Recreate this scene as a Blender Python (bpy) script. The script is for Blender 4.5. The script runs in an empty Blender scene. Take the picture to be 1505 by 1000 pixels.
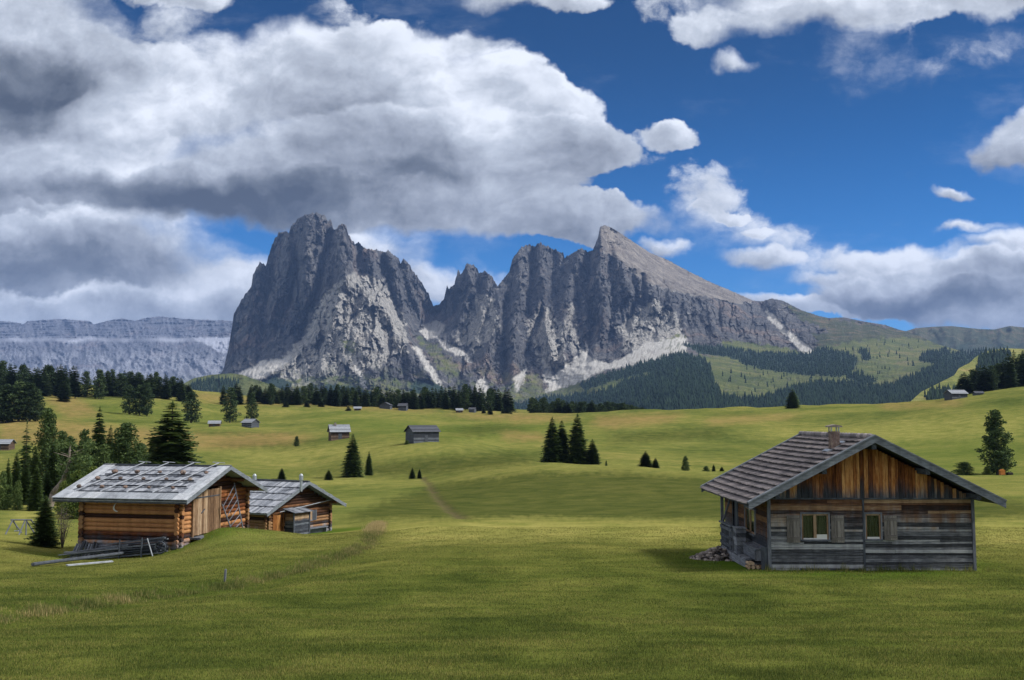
import bpy, math, random
import numpy as np
from mathutils import Vector, Matrix
SC = bpy.context.scene
COL = SC.collection
RAD = math.radians
# ------------------------------------------------------------------ camera
F = 1505*35.0/36.0
PITCH = math.atan((619.5-500)/F)
CP, SP = math.cos(PITCH), math.sin(PITCH)
cd = bpy.data.cameras.new('camera'); cam = bpy.data.objects.new('camera', cd); COL.objects.link(cam)
cd.lens = 35; cd.sensor_width = 36; cd.clip_start = 0.1; cd.clip_end = 60000
cam.location = (0, 0, 0); cam.rotation_euler = (math.pi/2+PITCH, 0, 0)
SC.camera = cam
# ------------------------------------------------------------------ colour management
SC.view_settings.view_transform = 'Standard'; SC.view_settings.look = 'None'
SC.view_settings.gamma = 1; SC.view_settings.exposure = EXPO = 0.8
SC.cycles.max_bounces = 5; SC.cycles.volume_bounces = 0; SC.cycles.diffuse_bounces = 3
SC.cycles.transparent_max_bounces = 8
SC.cycles.use_denoising = True
# ------------------------------------------------------------------ sun
SUN_AZ, SUN_EL = RAD(97), RAD(44)
S = Vector((math.cos(SUN_EL)*math.sin(SUN_AZ), math.cos(SUN_EL)*math.cos(SUN_AZ), math.sin(SUN_EL)))
sl = bpy.data.lights.new('sun', 'SUN'); sl.energy = 3.0; sl.angle = RAD(10.0); sl.color = (1.0, 0.95, 0.87)
so = bpy.data.objects.new('sun', sl); COL.objects.link(so)
so.rotation_euler = S.to_track_quat('Z', 'Y').to_euler()

# ------------------------------------------------------------------ node helper
class G:
    def __init__(s, nt): s.nt = nt; s.L = nt.links
    def n(s, typ, ins=None, **props):
        nd = s.nt.nodes.new(typ)
        for k, v in props.items(): setattr(nd, k, v)
        for k, v in (ins or {}).items(): s.put(nd.inputs[k], v)
        return nd
    def put(s, sock, v):
        if isinstance(v, bpy.types.NodeSocket): s.L.new(v, sock)
        elif v is not None:
            if isinstance(v, (tuple, list)) and len(v) == 3 and sock.type == 'RGBA': v = tuple(v)+(1,)
            sock.default_value = v
    def m(s, op, a, b=None, c=None, clamp=False):
        nd = s.nt.nodes.new('ShaderNodeMath'); nd.operation = op; nd.use_clamp = clamp
        for i, v in enumerate((a, b, c)):
            if v is not None: s.put(nd.inputs[i], v)
        return nd.outputs[0]
    def v(s, op, a, b=None, out=0):
        nd = s.nt.nodes.new('ShaderNodeVectorMath'); nd.operation = op
        s.put(nd.inputs[0], a)
        if b is not None:
            if op == 'SCALE': s.put(nd.inputs[3], b)
            else: s.put(nd.inputs[1], b)
        return nd.outputs['Value' if op in ('LENGTH', 'DOT_PRODUCT', 'DISTANCE') else 'Vector']
    def sep(s, v): return s.n('ShaderNodeSeparateXYZ', {0: v}).outputs
    def comb(s, x, y, z=0.0): return s.n('ShaderNodeCombineXYZ', {0: x, 1: y, 2: z}).outputs[0]
    def noise(s, vec, scale=1.0, detail=4.0, rough=0.5, dist=0.0, col=False, **k):
        nd = s.n('ShaderNodeTexNoise', {'Vector': vec, 'Scale': scale, 'Detail': detail, 'Roughness': rough, 'Distortion': dist}, **k)
        return nd.outputs['Color' if col else 'Fac']
    def mr(s, v, a, b, c=0.0, d=1.0, smooth=True):
        nd = s.n('ShaderNodeMapRange', {'Value': v, 'From Min': a, 'From Max': b, 'To Min': c, 'To Max': d})
        if smooth: nd.interpolation_type = 'SMOOTHSTEP'
        return nd.outputs['Result']
    def mix(s, f, a, b, mode='MIX'):
        nd = s.n('ShaderNodeMix', data_type='RGBA', blend_type=mode)
        nd.clamp_factor = True
        s.put(nd.inputs[0], f); s.put(nd.inputs[6], a); s.put(nd.inputs[7], b)
        return nd.outputs[2]
    def ramp(s, f, stops, ease='LINEAR'):
        nd = s.n('ShaderNodeValToRGB', {0: f}); r = nd.color_ramp; r.interpolation = ease
        while len(r.elements) < len(stops): r.elements.new(0.5)
        for e, (p, c) in zip(r.elements, stops):
            e.position = p; e.color = tuple(c)+(1,) if len(c) == 3 else c
        return nd.outputs[0]
    def attr(s, name, out='Fac'): return s.n('ShaderNodeAttribute', attribute_name=name).outputs[out]
    def scale(s, vec, sc): return s.v('MULTIPLY', vec, sc)
    def bump(s, h, strength=0.3, dist=0.05, normal=None):
        nd = s.n('ShaderNodeBump', {'Height': h, 'Strength': strength, 'Distance': dist})
        if normal is not None: s.put(nd.inputs['Normal'], normal)
        return nd.outputs[0]

def dirv(px, py):           # tangent-plane direction (x/y, z/y) of a compass bearing seen at px,py of the photo
    dx = (px-752.5)/F; dy = (500-py)/F
    yv = CP-dy*SP
    return dx/yv, (SP+dy*CP)/yv

# ------------------------------------------------------------------ world: sky and clouds
W = bpy.data.worlds.new('World'); SC.world = W; W.use_nodes = True
nt = W.node_tree; nt.nodes.clear(); g = G(nt)
sky = g.n('ShaderNodeTexSky'); sky.sky_type = 'NISHITA'; sky.sun_disc = False
sky.sun_elevation = SUN_EL; sky.sun_rotation = SUN_AZ; sky.altitude = 1900; sky.air_density = 1.0; sky.dust_density = 0.3; sky.ozone_density = 2.0
d = g.n('ShaderNodeTexCoord').outputs['Generated']
x, y, z = g.sep(d)[0:3]
yc = g.m('MAXIMUM', y, 0.12)
P = g.comb(g.m('DIVIDE', x, yc), g.m('DIVIDE', z, yc))
# big slow warp keeps the banks ragged
def N2(vec, sc, det, ro, **k): return g.noise(vec, sc, det, ro, noise_dimensions='2D', **k)
wn = N2(P, 2.6, 2, 0.5, col=True); wn2 = N2(P, 10, 5, 0.58, col=True)
WARP = g.v('ADD', g.v('MULTIPLY', g.v('SUBTRACT', wn, (0.5, 0.5, 0.5)), (0.12, 0.07, 0)), g.v('MULTIPLY', g.v('SUBTRACT', wn2, (0.5, 0.5, 0.5)), (0.075, 0.055, 0)))
PW = g.v('ADD', P, WARP)
def blobs(lst, shade=True):
    """sum of soft elliptical cloud masses; second value: how far up inside its mass a point lies (sunlit heads, shaded bases)"""
    acc = sh = None
    for (cx, cy, rx, ry, a) in lst:
        u, v_ = dirv(cx, cy)
        q = g.n('ShaderNodeVectorMath', {0: PW, 1: (F/rx, F/ry, 0), 2: (-u*F/rx, -v_*F/ry, 0)}, operation='MULTIPLY_ADD').outputs[0]
        k = g.m('MAXIMUM', g.m('MULTIPLY_ADD', g.v('LENGTH', q), -a, a), 0.0)
        acc = k if acc is None else g.m('ADD', acc, k)
        if shade:
            t = g.v('DOT_PRODUCT', q, (0.25, 0.97, 0)); sh = g.m('MULTIPLY', k, t) if sh is None else g.m('MULTIPLY_ADD', k, t, sh)
    if shade: sh = g.m('DIVIDE', sh, g.m('MAXIMUM', acc, 0.25))
    return acc, sh
BACK = [(255,-5,110,32,1.4),(440,130,230,110,1.5),(620,130,200,100,1.5),(562,48,55,40,.8),(300,170,120,70,.6),(90,300,330,100,1.4),(150,190,190,90,1.5),(210,120,90,60,.7),
 (750,175,170,80,1.2),(965,188,62,30,.85),(905,215,70,34,.5),(60,440,340,60,1.7),(330,430,230,70,1.5),(640,425,170,44,1.2),(560,370,130,60,1.0),
 (775,2,110,26,.9),(700,60,60,26,.75),(1190,0,230,46,1.15),(1410,4,210,60,1.25),(1095,78,62,20,.75),(1050,34,110,30,.7),
 (1430,277,60,14,1.1),(1430,333,80,15,1.0),(1125,372,74,22,1.0),(1000,364,42,20,.95),(1062,301,32,13,.9),(1030,294,20,10,.8),(1108,326,26,12,.6),
 (1335,382,105,40,1.1),(1490,362,110,28,.9),(1180,444,120,20,1.2),(1230,405,90,14,.4)]
FRONT = [(30,70,190,110,1.7),(-50,150,200,110,1.5),(130,110,90,60,.8),(400,245,190,75,1.3),(560,230,200,80,1.3),(760,225,190,80,1.3),(850,215,110,60,.75),(300,290,260,50,1.6),(560,300,200,44,1.2),(720,300,160,50,.9),
 (80,375,330,60,1.2),(865,325,150,42,1.9),(30,260,170,60,.7),(1545,205,100,54,2.6),(1430,415,190,46,1.5),(1290,430,130,34,1.2),(1480,455,180,34,1.5),(1500,395,120,34,1.0)]
DARK = [(40,150,210,84,2.0),(360,292,320,46,2.2),(570,240,200,55,.6),(540,175,90,34,.5),(120,385,320,46,.8),(660,300,120,30,.5),(1400,440,190,26,1.2),(1500,400,120,20,.5),(250,448,300,24,.5)]
front = g.mr(y, 0.15, 0.45)
PN = g.v('ADD', g.v('MULTIPLY', P, (1.0, 1.35, 1.0)), g.v('MULTIPLY', WARP, (.4, .5, 0)))
def field(off):
    q = g.v('ADD', PN, off) if off else PN
    n1 = N2(q, 6.5, 9, 0.60)
    vo = N2(q, 5.5, 3, 0.5, noise_type='RIDGED_MULTIFRACTAL', normalize=True)
    return g.m('ADD', g.m('SUBTRACT', n1, 0.5), g.m('MULTIPLY_ADD', vo, -0.42, 0.17))
n0 = field(None); nA = field((0.009, 0.018, 0))
rel = g.m('MULTIPLY', g.m('SUBTRACT', n0, nA), 1.25)
big = g.m('SUBTRACT', N2(P, 4.2, 3, .5), .5)
edge = g.mr(N2(P, 5.0, 1, .5), .38, .62, 0.22, 0.85)
RAMP = [(0.0, (0.045, 0.052, 0.066)), (0.25, (0.105, 0.118, 0.140)), (0.5, (0.215, 0.235, 0.275)), (0.75, (0.345, 0.375, 0.430)), (1.05, (0.56, 0.59, 0.65))]
DK, _ = blobs(DARK, False)
DK = g.m('POWER', DK, 0.8)
def layer(lst, nsign, b0, dk):
    M0, S0 = blobs(lst); M0 = g.m('MULTIPLY', M0, front)
    dens = g.m('ADD', g.m('MULTIPLY', M0, 1.25), g.m('MULTIPLY_ADD', n0, nsign, -0.20))
    al = g.mr(dens, 0.0, edge)
    br = g.m('MULTIPLY_ADD', S0, 0.34, b0)
    br = g.m('ADD', br, rel); br = g.m('MULTIPLY_ADD', DK, -dk, br); br = g.m('MULTIPLY_ADD', big, 0.55, br)
    thin = g.mr(dens, 0.0, 0.9, 0.10, 0.0)
    br = g.m('ADD', br, thin)
    return al, g.ramp(br, RAMP), M0
aB, cB, MBk = layer(BACK, 1.25, 0.76, 0.28)
aF, cF, _ = layer(FRONT, 1.25, 0.60, 0.38)
wisp = g.mr(N2(g.v('MULTIPLY', P, (1, 2.6, 1)), 4.5, 7, 0.64), .52, .82, 0, .42)
wisp = g.m('MULTIPLY', wisp, g.mr(MBk, 0, .35, .4, 1))
aB = g.m('MAXIMUM', aB, wisp)
skyc = g.v('MULTIPLY', g.v('SCALE', sky.outputs[0], 0.10), (0.25, 0.44, 0.66))
skyc = g.v('SCALE', skyc, g.mr(z, 0.06, 0.40, 1.10, 0.50))
hsv = g.n('ShaderNodeHueSaturation', {'Saturation': 1.15, 'Value': 1.0, 'Color': skyc})
skyc = hsv.outputs[0]
col = g.mix(aF, g.mix(aB, skyc, cB), cF)
# unseen rest of the sky: broken cloud added, kept bright as neutral fill light
oc = g.mr(g.noise(g.scale(d, (1, 1, 2)), 2.2, 5, .55), .36, .52)
oc = g.m('MULTIPLY', g.m('MULTIPLY', oc, g.mr(g.m('ADD', g.m('DIVIDE', z, yc), g.m('MULTIPLY', g.m('SUBTRACT', 1.0, front), 2.0)), .56, .9)), .85)
col = g.mix(oc, col, (0.66, 0.64, 0.60))
bg = g.n('ShaderNodeBackground', {'Color': col, 'Strength': 1.0})
out = g.n('ShaderNodeOutputWorld', {'Surface': bg.outputs[0]})
W.cycles.sampling_method = 'MANUAL'; W.cycles.sample_map_resolution = 512
# ------------------------------------------------------------------ numpy helpers
def _h(ix, iy, seed):
    h = (ix*374761393 + iy*668265263 + seed*1442695041) & 0xffffffff
    h = ((h ^ (h >> 13))*1274126177) & 0xffffffff
    return h ^ (h >> 16)
def perlin(x, y, seed=0):
    x = np.asarray(x, float); y = np.asarray(y, float)
    ix = np.floor(x).astype(np.int64); iy = np.floor(y).astype(np.int64); fx = x-ix; fy = y-iy
    u = fx*fx*fx*(fx*(fx*6-15)+10); v = fy*fy*fy*(fy*(fy*6-15)+10)
    def gr(a, b, dx, dy):
        t = _h(a, b, seed).astype(float)*(2*math.pi/4294967296.0)
        return np.cos(t)*dx+np.sin(t)*dy
    n00 = gr(ix, iy, fx, fy); n10 = gr(ix+1, iy, fx-1, fy); n01 = gr(ix, iy+1, fx, fy-1); n11 = gr(ix+1, iy+1, fx-1, fy-1)
    return ((n00*(1-u)+n10*u)*(1-v)+(n01*(1-u)+n11*u)*v)*1.5
def fbm(x, y, o=4, seed=0, g_=0.5):
    s = 0; a = 1; t = 0
    for i in range(o):
        s = s+a*perlin(x, y, seed+i*17); t += a; a *= g_; x = x*2.03+7.1; y = y*2.03+3.7
    return s/t
def ridged(x, y, o=3, seed=0):
    s = 0; a = 1; t = 0
    for i in range(o):
        s = s+a*(1-2*np.abs(perlin(x, y, seed+i*31))); t += a; a *= .5; x = x*2.1+5.3; y = y*2.1+1.9
    return s/t
def sstep(a, b, x):
    t = np.clip((x-a)/(b-a), 0, 1); return t*t*(3-2*t)
def at(px, py, Y):
    dx = (px-752.5)/F; dy = (500-py)/F; yv = CP-dy*SP
    return dx/yv*Y, Y, (SP+dy*CP)/yv*Y
def proj(x, y, z):
    dep = y*CP+z*SP; dep = np.maximum(dep, 1e-3)
    return 752.5+F*x/dep, 500-F*(-y*SP+z*CP)/dep
def facets(x, y, sx, sy, seed, tilt=1.0, lift=.5):
    """broken planes: each irregular cell gets its own slope; returns values about -1..1"""
    X = x/sx; Y = y/sy; ix = np.floor(X).astype(np.int64); iy = np.floor(Y).astype(np.int64)
    best = np.full(X.shape, 9e9); out_ = np.zeros(X.shape)
    for a in (-1, 0, 1):
        for b in (-1, 0, 1):
            h = _h(ix+a, iy+b, seed).astype(float)/4294967296.0; h2 = _h(ix+a, iy+b, seed+7).astype(float)/4294967296.0; h3 = _h(ix+a, iy+b, seed+13).astype(float)/4294967296.0; h4 = _h(ix+a, iy+b, seed+19).astype(float)/4294967296.0
            dx = X-(ix+a+h); dy = Y-(iy+b+h2); d = dx*dx+dy*dy
            v = tilt*(dx*(h3-.5)*2.6+dy*(h4-.5)*1.6)+lift*(h3*h4*4 % 1-.5)
            m = d < best; best = np.where(m, d, best); out_ = np.where(m, v, out_)
    return out_
def inpoly(x, y, poly):
    r = np.zeros(np.shape(x), bool); n = len(poly); j = n-1
    for i in range(n):
        xi, yi = poly[i]; xj, yj = poly[j]
        if yi != yj: r ^= ((yi > y) != (yj > y)) & (x < (xj-xi)*(y-yi)/(yj-yi)+xi)
        j = i
    return r
def softpoly(x, y, polys, jit=3.0, seed=5, n=1, sp=1.0):
    wx = fbm(x/9, y/6, 3, seed)*jit*2; wy = fbm(x/9+50, y/6, 3, seed+3)*jit*1.3
    a = np.zeros(np.shape(x))
    offs = [(0, 0), (1.2, .4), (-1.2, -.4), (.4, -1), (-.4, 1)] if sp == 1 else [(a_*1.5, b_*1.2) for a_ in (-2, -1, 0, 1, 2) for b_ in (-2, -1, 0, 1, 2)]
    for ox, oy in offs:
        m = np.zeros(np.shape(x), bool)
        for p in polys: m |= inpoly(x+wx+ox*sp, y+wy+oy*(sp*.5+.5), p)
        a += m
    return a/len(offs)
def cubic1(xs, V, xq):         # non-uniform Catmull-Rom along axis 0
    xs = np.asarray(xs, float); V = np.asarray(V, float)
    d = np.zeros_like(V); h = np.diff(xs)[:, None]; s = np.diff(V, axis=0)/h
    d[1:-1] = (s[:-1]*h[1:]+s[1:]*h[:-1])/(h[1:]+h[:-1]); d[0] = s[0]; d[-1] = s[-1]
    i = np.clip(np.searchsorted(xs, xq)-1, 0, len(xs)-2); t = ((xq-xs[i])/(xs[i+1]-xs[i]))[:, None]; hh = h[i]
    t = np.clip(t, 0, 1)
    return ((2*t**3-3*t**2+1)*V[i]+(t**3-2*t**2+t)*hh*d[i]+(-2*t**3+3*t**2)*V[i+1]+(t**3-t**2)*hh*d[i+1])

def mesh_from(name, verts, faces, attrs=None, uvs=None, smooth=False):
    me = bpy.data.meshes.new(name)
    verts = np.asarray(verts, np.float32); faces = np.asarray(faces, np.int32)
    k = faces.shape[1]
    me.vertices.add(len(verts)); me.vertices.foreach_set('co', verts.ravel())
    me.loops.add(faces.size); me.loops.foreach_set('vertex_index', faces.ravel())
    me.polygons.add(len(faces)); me.polygons.foreach_set('loop_start', np.arange(0, faces.size, k, dtype=np.int32))
    me.polygons.foreach_set('loop_total', np.full(len(faces), k, np.int32))
    if smooth: me.polygons.foreach_set('use_smooth', np.ones(len(faces), bool))
    me.update(calc_edges=True)
    for n, a in (attrs or {}).items():
        t = me.attributes.new(n, 'FLOAT', 'POINT'); t.data.foreach_set('value', np.asarray(a, np.float32).ravel())
    if uvs is not None:
        l = me.uv_layers.new(name='UVMap'); l.data.foreach_set('uv', np.asarray(uvs, np.float32).ravel())
    return me
def gridfaces(nr, nc):
    i = np.arange(nr-1)[:, None]*nc+np.arange(nc-1)[None, :]
    return np.stack([i, i+1, i+nc+1, i+nc], -1).reshape(-1, 4)
def link(name, me, mat=None, parent=None):
    o = bpy.data.objects.new(name, me); COL.objects.link(o)
    if mat is not None and len(me.materials) == 0: me.materials.append(mat)
    if parent is not None: o.parent = parent
    return o
def tag(o, label=None, cat=None, group=None, kind=None):
    if label: o['label'] = label
    if cat: o['category'] = cat
    if group: o['group'] = group
    if kind: o['kind'] = kind
    return o
def newmat(name, rough=0.9):
    m = bpy.data.materials.new(name); m.use_nodes = True
    g = G(m.node_tree); b = m.node_tree.nodes['Principled BSDF']; b.inputs['Roughness'].default_value = rough
    b.inputs['Specular IOR Level'].default_value = 0.2
    return m, g, b

# ------------------------------------------------------------------ meadow terrain: elevation table (photo rows per depth station)
PX = [-250,0,120,270,320,400,460,520,640,760,900,1060,1200,1350,1505,1750]
TB = {
20:[936]*16,
28:[878,880,882,884]+[884]*12,
37:[848,850,850,846,842,841]+[838]*10,
46:[824,826,830,816,809,806]+[806]*10,
50:[813,816,826,812,799,797,797]+[797]*9,
54:[804,808,822,802,784,789,792]+[789]*9,
58:[797,800,812,788,776,781,787,784]+[781]*8,
64:[788,790,800,788,780,783,786,781,772,772,772,772,772,772,772,772],
72:[778,780,785,785,785,786,785,779,764,764,764,765,765,765,765,765],
84:[762,766,768,770,772,773,773,769,764,765,766,764,760,755,752,752],
100:[744,746,748,752,756,760,760,757,757,758,758,752,748,740,736,736],
120:[728,728,730,735,740,746,747,745,745,744,742,738,735,724,716,716],
150:[720,718,718,718,722,728,730,728,724,716,714,715,715,708,702,702],
180:[712,708,706,706,710,714,714,712,708,694,694,698,702,702,700,700],
210:[700,695,692,695,700,704,704,703,698,683,683,690,695,696,698,692],
240:[690,684,680,688,694,700,700,698,690,685,684,692,693,690,684,675],
280:[672,668,668,676,684,684,680,668,652,668,672,680,680,672,662,655],
320:[656,655,652,660,664,664,655,648,641,652,658,664,664,655,642,632],
370:[646,642,640,645,648,650,645,638,637,640,642,648,645,632,612,604],
430:[630,622,622,632,632,634,632,628,628,628,624,622,618,604,584,576],
500:[612,600,604,618,622,618,614,612,614,616,609,604,599,592,573,562],
600:[590,582,586,590,600,600,600,602,604,610,609,603,600,594,572,562],
700:[580,573,575,578,588,592,594,598,601,608,611,606,602,597,576,566],
850:[582,576,575,580,585,596,600,603,606,610,613,615,612,608,590,580]}
Zs = {0.5:-1.62, 5:-2.35, 9:-2.95, 14:-3.66, 1100:-60, 2000:-190, 6000:-300, 20000:-300}
st = []
for Y, r in TB.items():
    dy = (500-np.array(r, float))/F
    st.append((Y, (SP+dy*CP)/(CP-dy*SP)*Y))
for Y, zz in Zs.items(): st.append((Y, np.full(16, float(zz))))
st.sort(key=lambda a: a[0])
LY = np.log([s[0] for s in st]); ZT = np.array([s[1] for s in st]); UT = (np.array(PX)-752.5)/F
NQ, NU = 900, 500
lyq = np.linspace(LY[0], LY[-1], NQ); uq = np.linspace(UT[0], UT[-1], NU)
Zq = cubic1(UT, cubic1(LY, ZT, lyq).T, uq).T
kx = np.exp(-np.linspace(-2, 2, 9)**2); kx /= kx.sum()
Zq = np.apply_along_axis(lambda c: np.convolve(np.pad(c, 4, 'edge'), kx, 'valid'), 1, Zq)
def _tab(u, ly):
    a = np.clip((ly-lyq[0])/(lyq[-1]-lyq[0])*(NQ-1), 0, NQ-1.001); b = np.clip((u-uq[0])/(uq[-1]-uq[0])*(NU-1), 0, NU-1.001)
    i = a.astype(int); j = b.astype(int); fa = a-i; fb = b-j
    return (Zq[i, j]*(1-fb)+Zq[i, j+1]*fb)*(1-fa)+(Zq[i+1, j]*(1-fb)+Zq[i+1, j+1]*fb)*fa
BANK = None
def gz(x, y):
    x = np.asarray(x, float); y = np.asarray(y, float)
    r = np.hypot(x, y); th = np.arctan2(x, y); tm = math.atan(UT[-1]-.01); tc = np.clip(th, -tm, tm)
    Y = np.maximum(r*np.cos(tc), 0.5); u = np.tan(tc)
    yv = 1.0
    z = _tab(u, np.log(Y))
    # one correction step so that photo columns and table columns agree
    px, py = proj(u*Y, Y, z); dyv = CP-(500-py)/F*SP
    z = _tab(u*dyv, np.log(Y))
    a = sstep(6, 30, Y)*0.05+sstep(100, 240, Y)*1.15+sstep(300, 600, Y)*1.6
    a = a*(1-sstep(900, 1500, Y))
    z = z+a*(fbm(x/55, y/38, 3, 3))+sstep(85, 200, Y)*(1-sstep(500, 800, Y))*(.55*fbm(x/19, y/13, 3, 44)+.30*np.abs(fbm(x/31, y/24, 2, 45)))+0.05*sstep(5, 15, Y)*fbm(x/2.3, y/2.3, 3, 9)*(1-sstep(150, 300, Y))
    if BANK is not None:
        bd, side = bankd(x, y)
        z = z-0.28*np.exp(-(np.maximum(-side, 0)/2.2)**2)*(side < 0)*bd - 0.0+0.10*np.exp(-(side/0.8)**2)*bd
        z = z-0.28*(side >= 0)*bd*np.clip(1-side/0.9, 0, 1)
    return z
YM = np.exp(np.linspace(np.log(6), np.log(880), 2600))
def gpt(px, py):            # first ground point seen at photo position px,py
    dx = (px-752.5)/F; dy = (500-py)/F; yv = CP-dy*SP
    X = dx/yv*YM; Z = (SP+dy*CP)/yv*YM; zz = gz(X, YM)
    k = np.argmax(zz >= Z)
    return Vector((float(X[k]), float(YM[k]), float(zz[k])))
def on(px, Y, dz=0.0):      # ground point at photo column px and depth Y
    x = (px-752.5)/F*Y
    for _ in range(4):
        z = float(gz(x, Y)); q = proj(x, Y, z)[0]; x += (px-float(q))/F*Y
    return Vector((x, Y, float(gz(x, Y))+dz))
BANK = [gpt(*p) for p in [(-60, 914), (60, 893), (150, 880), (240, 869), (330, 858), (400, 843), (470, 826), (520, 808), (545, 795), (553, 782), (556, 770)]]
BK = np.array([(p.x, p.y) for p in BANK])
def bankd(x, y):            # weight near the bank and signed distance (positive = uphill, hut side)
    shp = np.shape(x); X = np.ravel(x); Y = np.ravel(y); best = np.full(X.shape, 1e9); sg = np.zeros(X.shape); w = np.zeros(X.shape)
    n = len(BK)-1
    for i in range(n):
        a = BK[i]; b = BK[i+1]; ab = b-a; l2 = ab@ab
        t = np.clip(((X-a[0])*ab[0]+(Y-a[1])*ab[1])/l2, 0, 1)
        dx = X-a[0]-t*ab[0]; dy = Y-a[1]-t*ab[1]; dd = np.hypot(dx, dy); m = dd < best
        best = np.where(m, dd, best); s = ab[0]*dy-ab[1]*dx; sg = np.where(m, np.where(s > 0, dd, -dd), sg)
        w = np.where(m, 1-sstep(0.75, 1.0, (i+t)/n), w)
    return w.reshape(shp), sg.reshape(shp)

# terrain mesh, one sheet to the horizon
th = np.concatenate([np.linspace(-math.pi, -RAD(42), 60)[:-1], np.linspace(-RAD(42), RAD(42), 760), np.linspace(RAD(42), math.pi, 60)[1:]])
ry = np.concatenate([np.exp(np.linspace(np.log(0.6), np.log(12), 40))[:-1], np.exp(np.linspace(np.log(12), np.log(900), 620)), np.exp(np.linspace(np.log(900), np.log(19000), 50))[1:]])
TH, RR = np.meshgrid(th, ry); RR = RR/np.maximum(np.cos(np.clip(TH, -RAD(40), RAD(40))), .3)
X = RR*np.sin(TH); Y = RR*np.cos(TH); Z = gz(X, Y)
px, py = proj(X, np.maximum(Y, 1), Z)
fr = (Y > 5)
DRY = [[(735,634),(800,638),(806,647),(740,648)],[(880,612),(1010,608),(985,620),(900,630),(870,625)],[(640,606),(760,607),(850,612),(840,618),(700,616)],
 [(240,640),(420,636),(470,642),(430,652),(300,660),(240,660)],[(0,612),(190,628),(330,640),(240,660),(0,650)],[(60,582),(110,582),(150,610),(100,615)],
 [(270,577),(640,600),(640,606),(300,590)],[(1290,592),(1360,592),(1410,596),(1300,602)],[(1380,588),(1420,590),(1410,597),(1385,598)],[(0,722),(70,718),(110,722),(0,736)],[(1040,615),(1180,608),(1160,616),(1040,625)],
 [(750,617),(830,612),(830,618),(750,622)],[(270,796),(300,782),(296,800),(270,812)]]
GREEN = [[(130,592),(220,600),(330,612),(420,622),(300,622),(180,612),(120,602)],[(1160,650),(1505,600),(1505,700),(1400,695),(1150,700)],[(430,600),(640,625),(800,622),(900,640),(700,650),(480,630)],
 [(255,790),(330,775),(430,786),(400,800),(270,812)]]
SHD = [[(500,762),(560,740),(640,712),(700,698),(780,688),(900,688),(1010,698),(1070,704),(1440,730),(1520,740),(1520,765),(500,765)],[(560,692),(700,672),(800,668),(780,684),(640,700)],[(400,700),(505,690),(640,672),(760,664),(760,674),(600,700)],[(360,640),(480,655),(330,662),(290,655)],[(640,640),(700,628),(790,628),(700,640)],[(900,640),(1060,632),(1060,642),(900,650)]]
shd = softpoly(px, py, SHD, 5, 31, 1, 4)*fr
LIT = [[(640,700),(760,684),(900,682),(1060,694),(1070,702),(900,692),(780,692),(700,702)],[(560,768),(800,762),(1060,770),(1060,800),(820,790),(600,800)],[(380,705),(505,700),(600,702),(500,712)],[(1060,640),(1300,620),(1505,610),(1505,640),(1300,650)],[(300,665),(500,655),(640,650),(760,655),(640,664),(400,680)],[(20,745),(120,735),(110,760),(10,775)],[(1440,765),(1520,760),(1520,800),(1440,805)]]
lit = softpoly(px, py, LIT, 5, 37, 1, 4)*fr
dry = softpoly(px, py, DRY, 3, 5, 1, 2.5)*fr; grn = softpoly(px, py, GREEN, 6, 8, 1, 5)*fr
dry = dry*(0.55+0.45*np.clip(fbm(X/9, Y/14, 3, 21)+.6, 0, 1))
bd, sd = bankd(X, Y)
HUTS = [(12.5, 40.5, 5.5), (-20, 56, 5.5), (-16, 72, 5.5)]
lush = np.zeros_like(X)
for hx, hy, hr in HUTS: lush = np.maximum(lush, 1-sstep(hr*0.75, hr*1.35, np.hypot(X-hx, Y-hy)))
bankm = bd*np.exp(-((sd-0.15)/0.9)**2)
TRK = np.array([(p.x, p.y) for p in [gpt(*q) for q in [(622,702),(632,716),(640,730),(655,745),(672,757),(690,763)]]])
tk = np.full(X.shape, 1e9)
for i in range(len(TRK)-1):
    a = TRK[i]; b = TRK[i+1]; ab = b-a; t = np.clip(((X-a[0])*ab[0]+(Y-a[1])*ab[1])/(ab@ab), 0, 1)
    tk = np.minimum(tk, np.hypot(X-a[0]-t*ab[0], Y-a[1]-t*ab[1]))
track = np.exp(-((tk+.5*fbm(X/3, Y/3, 2, 5))/0.7)**2)
Z = Z-0.18*track
TV = np.stack([X, Y, Z], -1).reshape(-1, 3)
me = mesh_from('meadow', TV, gridfaces(*X.shape), {'dry': dry, 'green': grn, 'lush': lush, 'slope_shade': shd, 'lit_grass': lit, 'bank': bankm, 'track': track}, smooth=True)
m, g, b = newmat('meadow_grass', 1.0)
b.inputs['Specular IOR Level'].default_value = 0.0
pos = g.n('ShaderNodeNewGeometry').outputs['Position']
dist = g.v('LENGTH', pos)
lgd = g.m('LOGARITHM', g.m('MAXIMUM', dist, 3.0), 10.0)
n1 = g.noise(g.scale(pos, (1, 1.0, 0)), 0.02, 5, 0.6)
n2 = g.noise(g.scale(pos, (1, 1, 0)), 0.25, 6, 0.62, 0.4)
n3 = g.noise(g.scale(pos, (1, 1, 1)), 9.0, 4, 0.7)
n4 = g.noise(g.scale(pos, (0.22, 1, 0)), 1.3, 6, 0.65, 0.5)
n5 = g.noise(g.scale(pos, (0.035, 0.16, 0)), 1.0, 8, 0.66, 2.5)     # contour-following mowing swaths on the far slopes
near = g.mr(dist, 40, 110, 0, 1)
c_near = g.ramp(g.m('ADD', g.m('MULTIPLY', n2, 0.6), g.m('MULTIPLY', n4, 0.4)), [(0.28, (0.034, 0.050, 0.011)), (0.45, (0.068, 0.087, 0.018)), (0.58, (0.110, 0.124, 0.028)), (0.75, (0.175, 0.175, 0.045))])  # foreground greens darkened in place of a cloud's shadow
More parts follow.
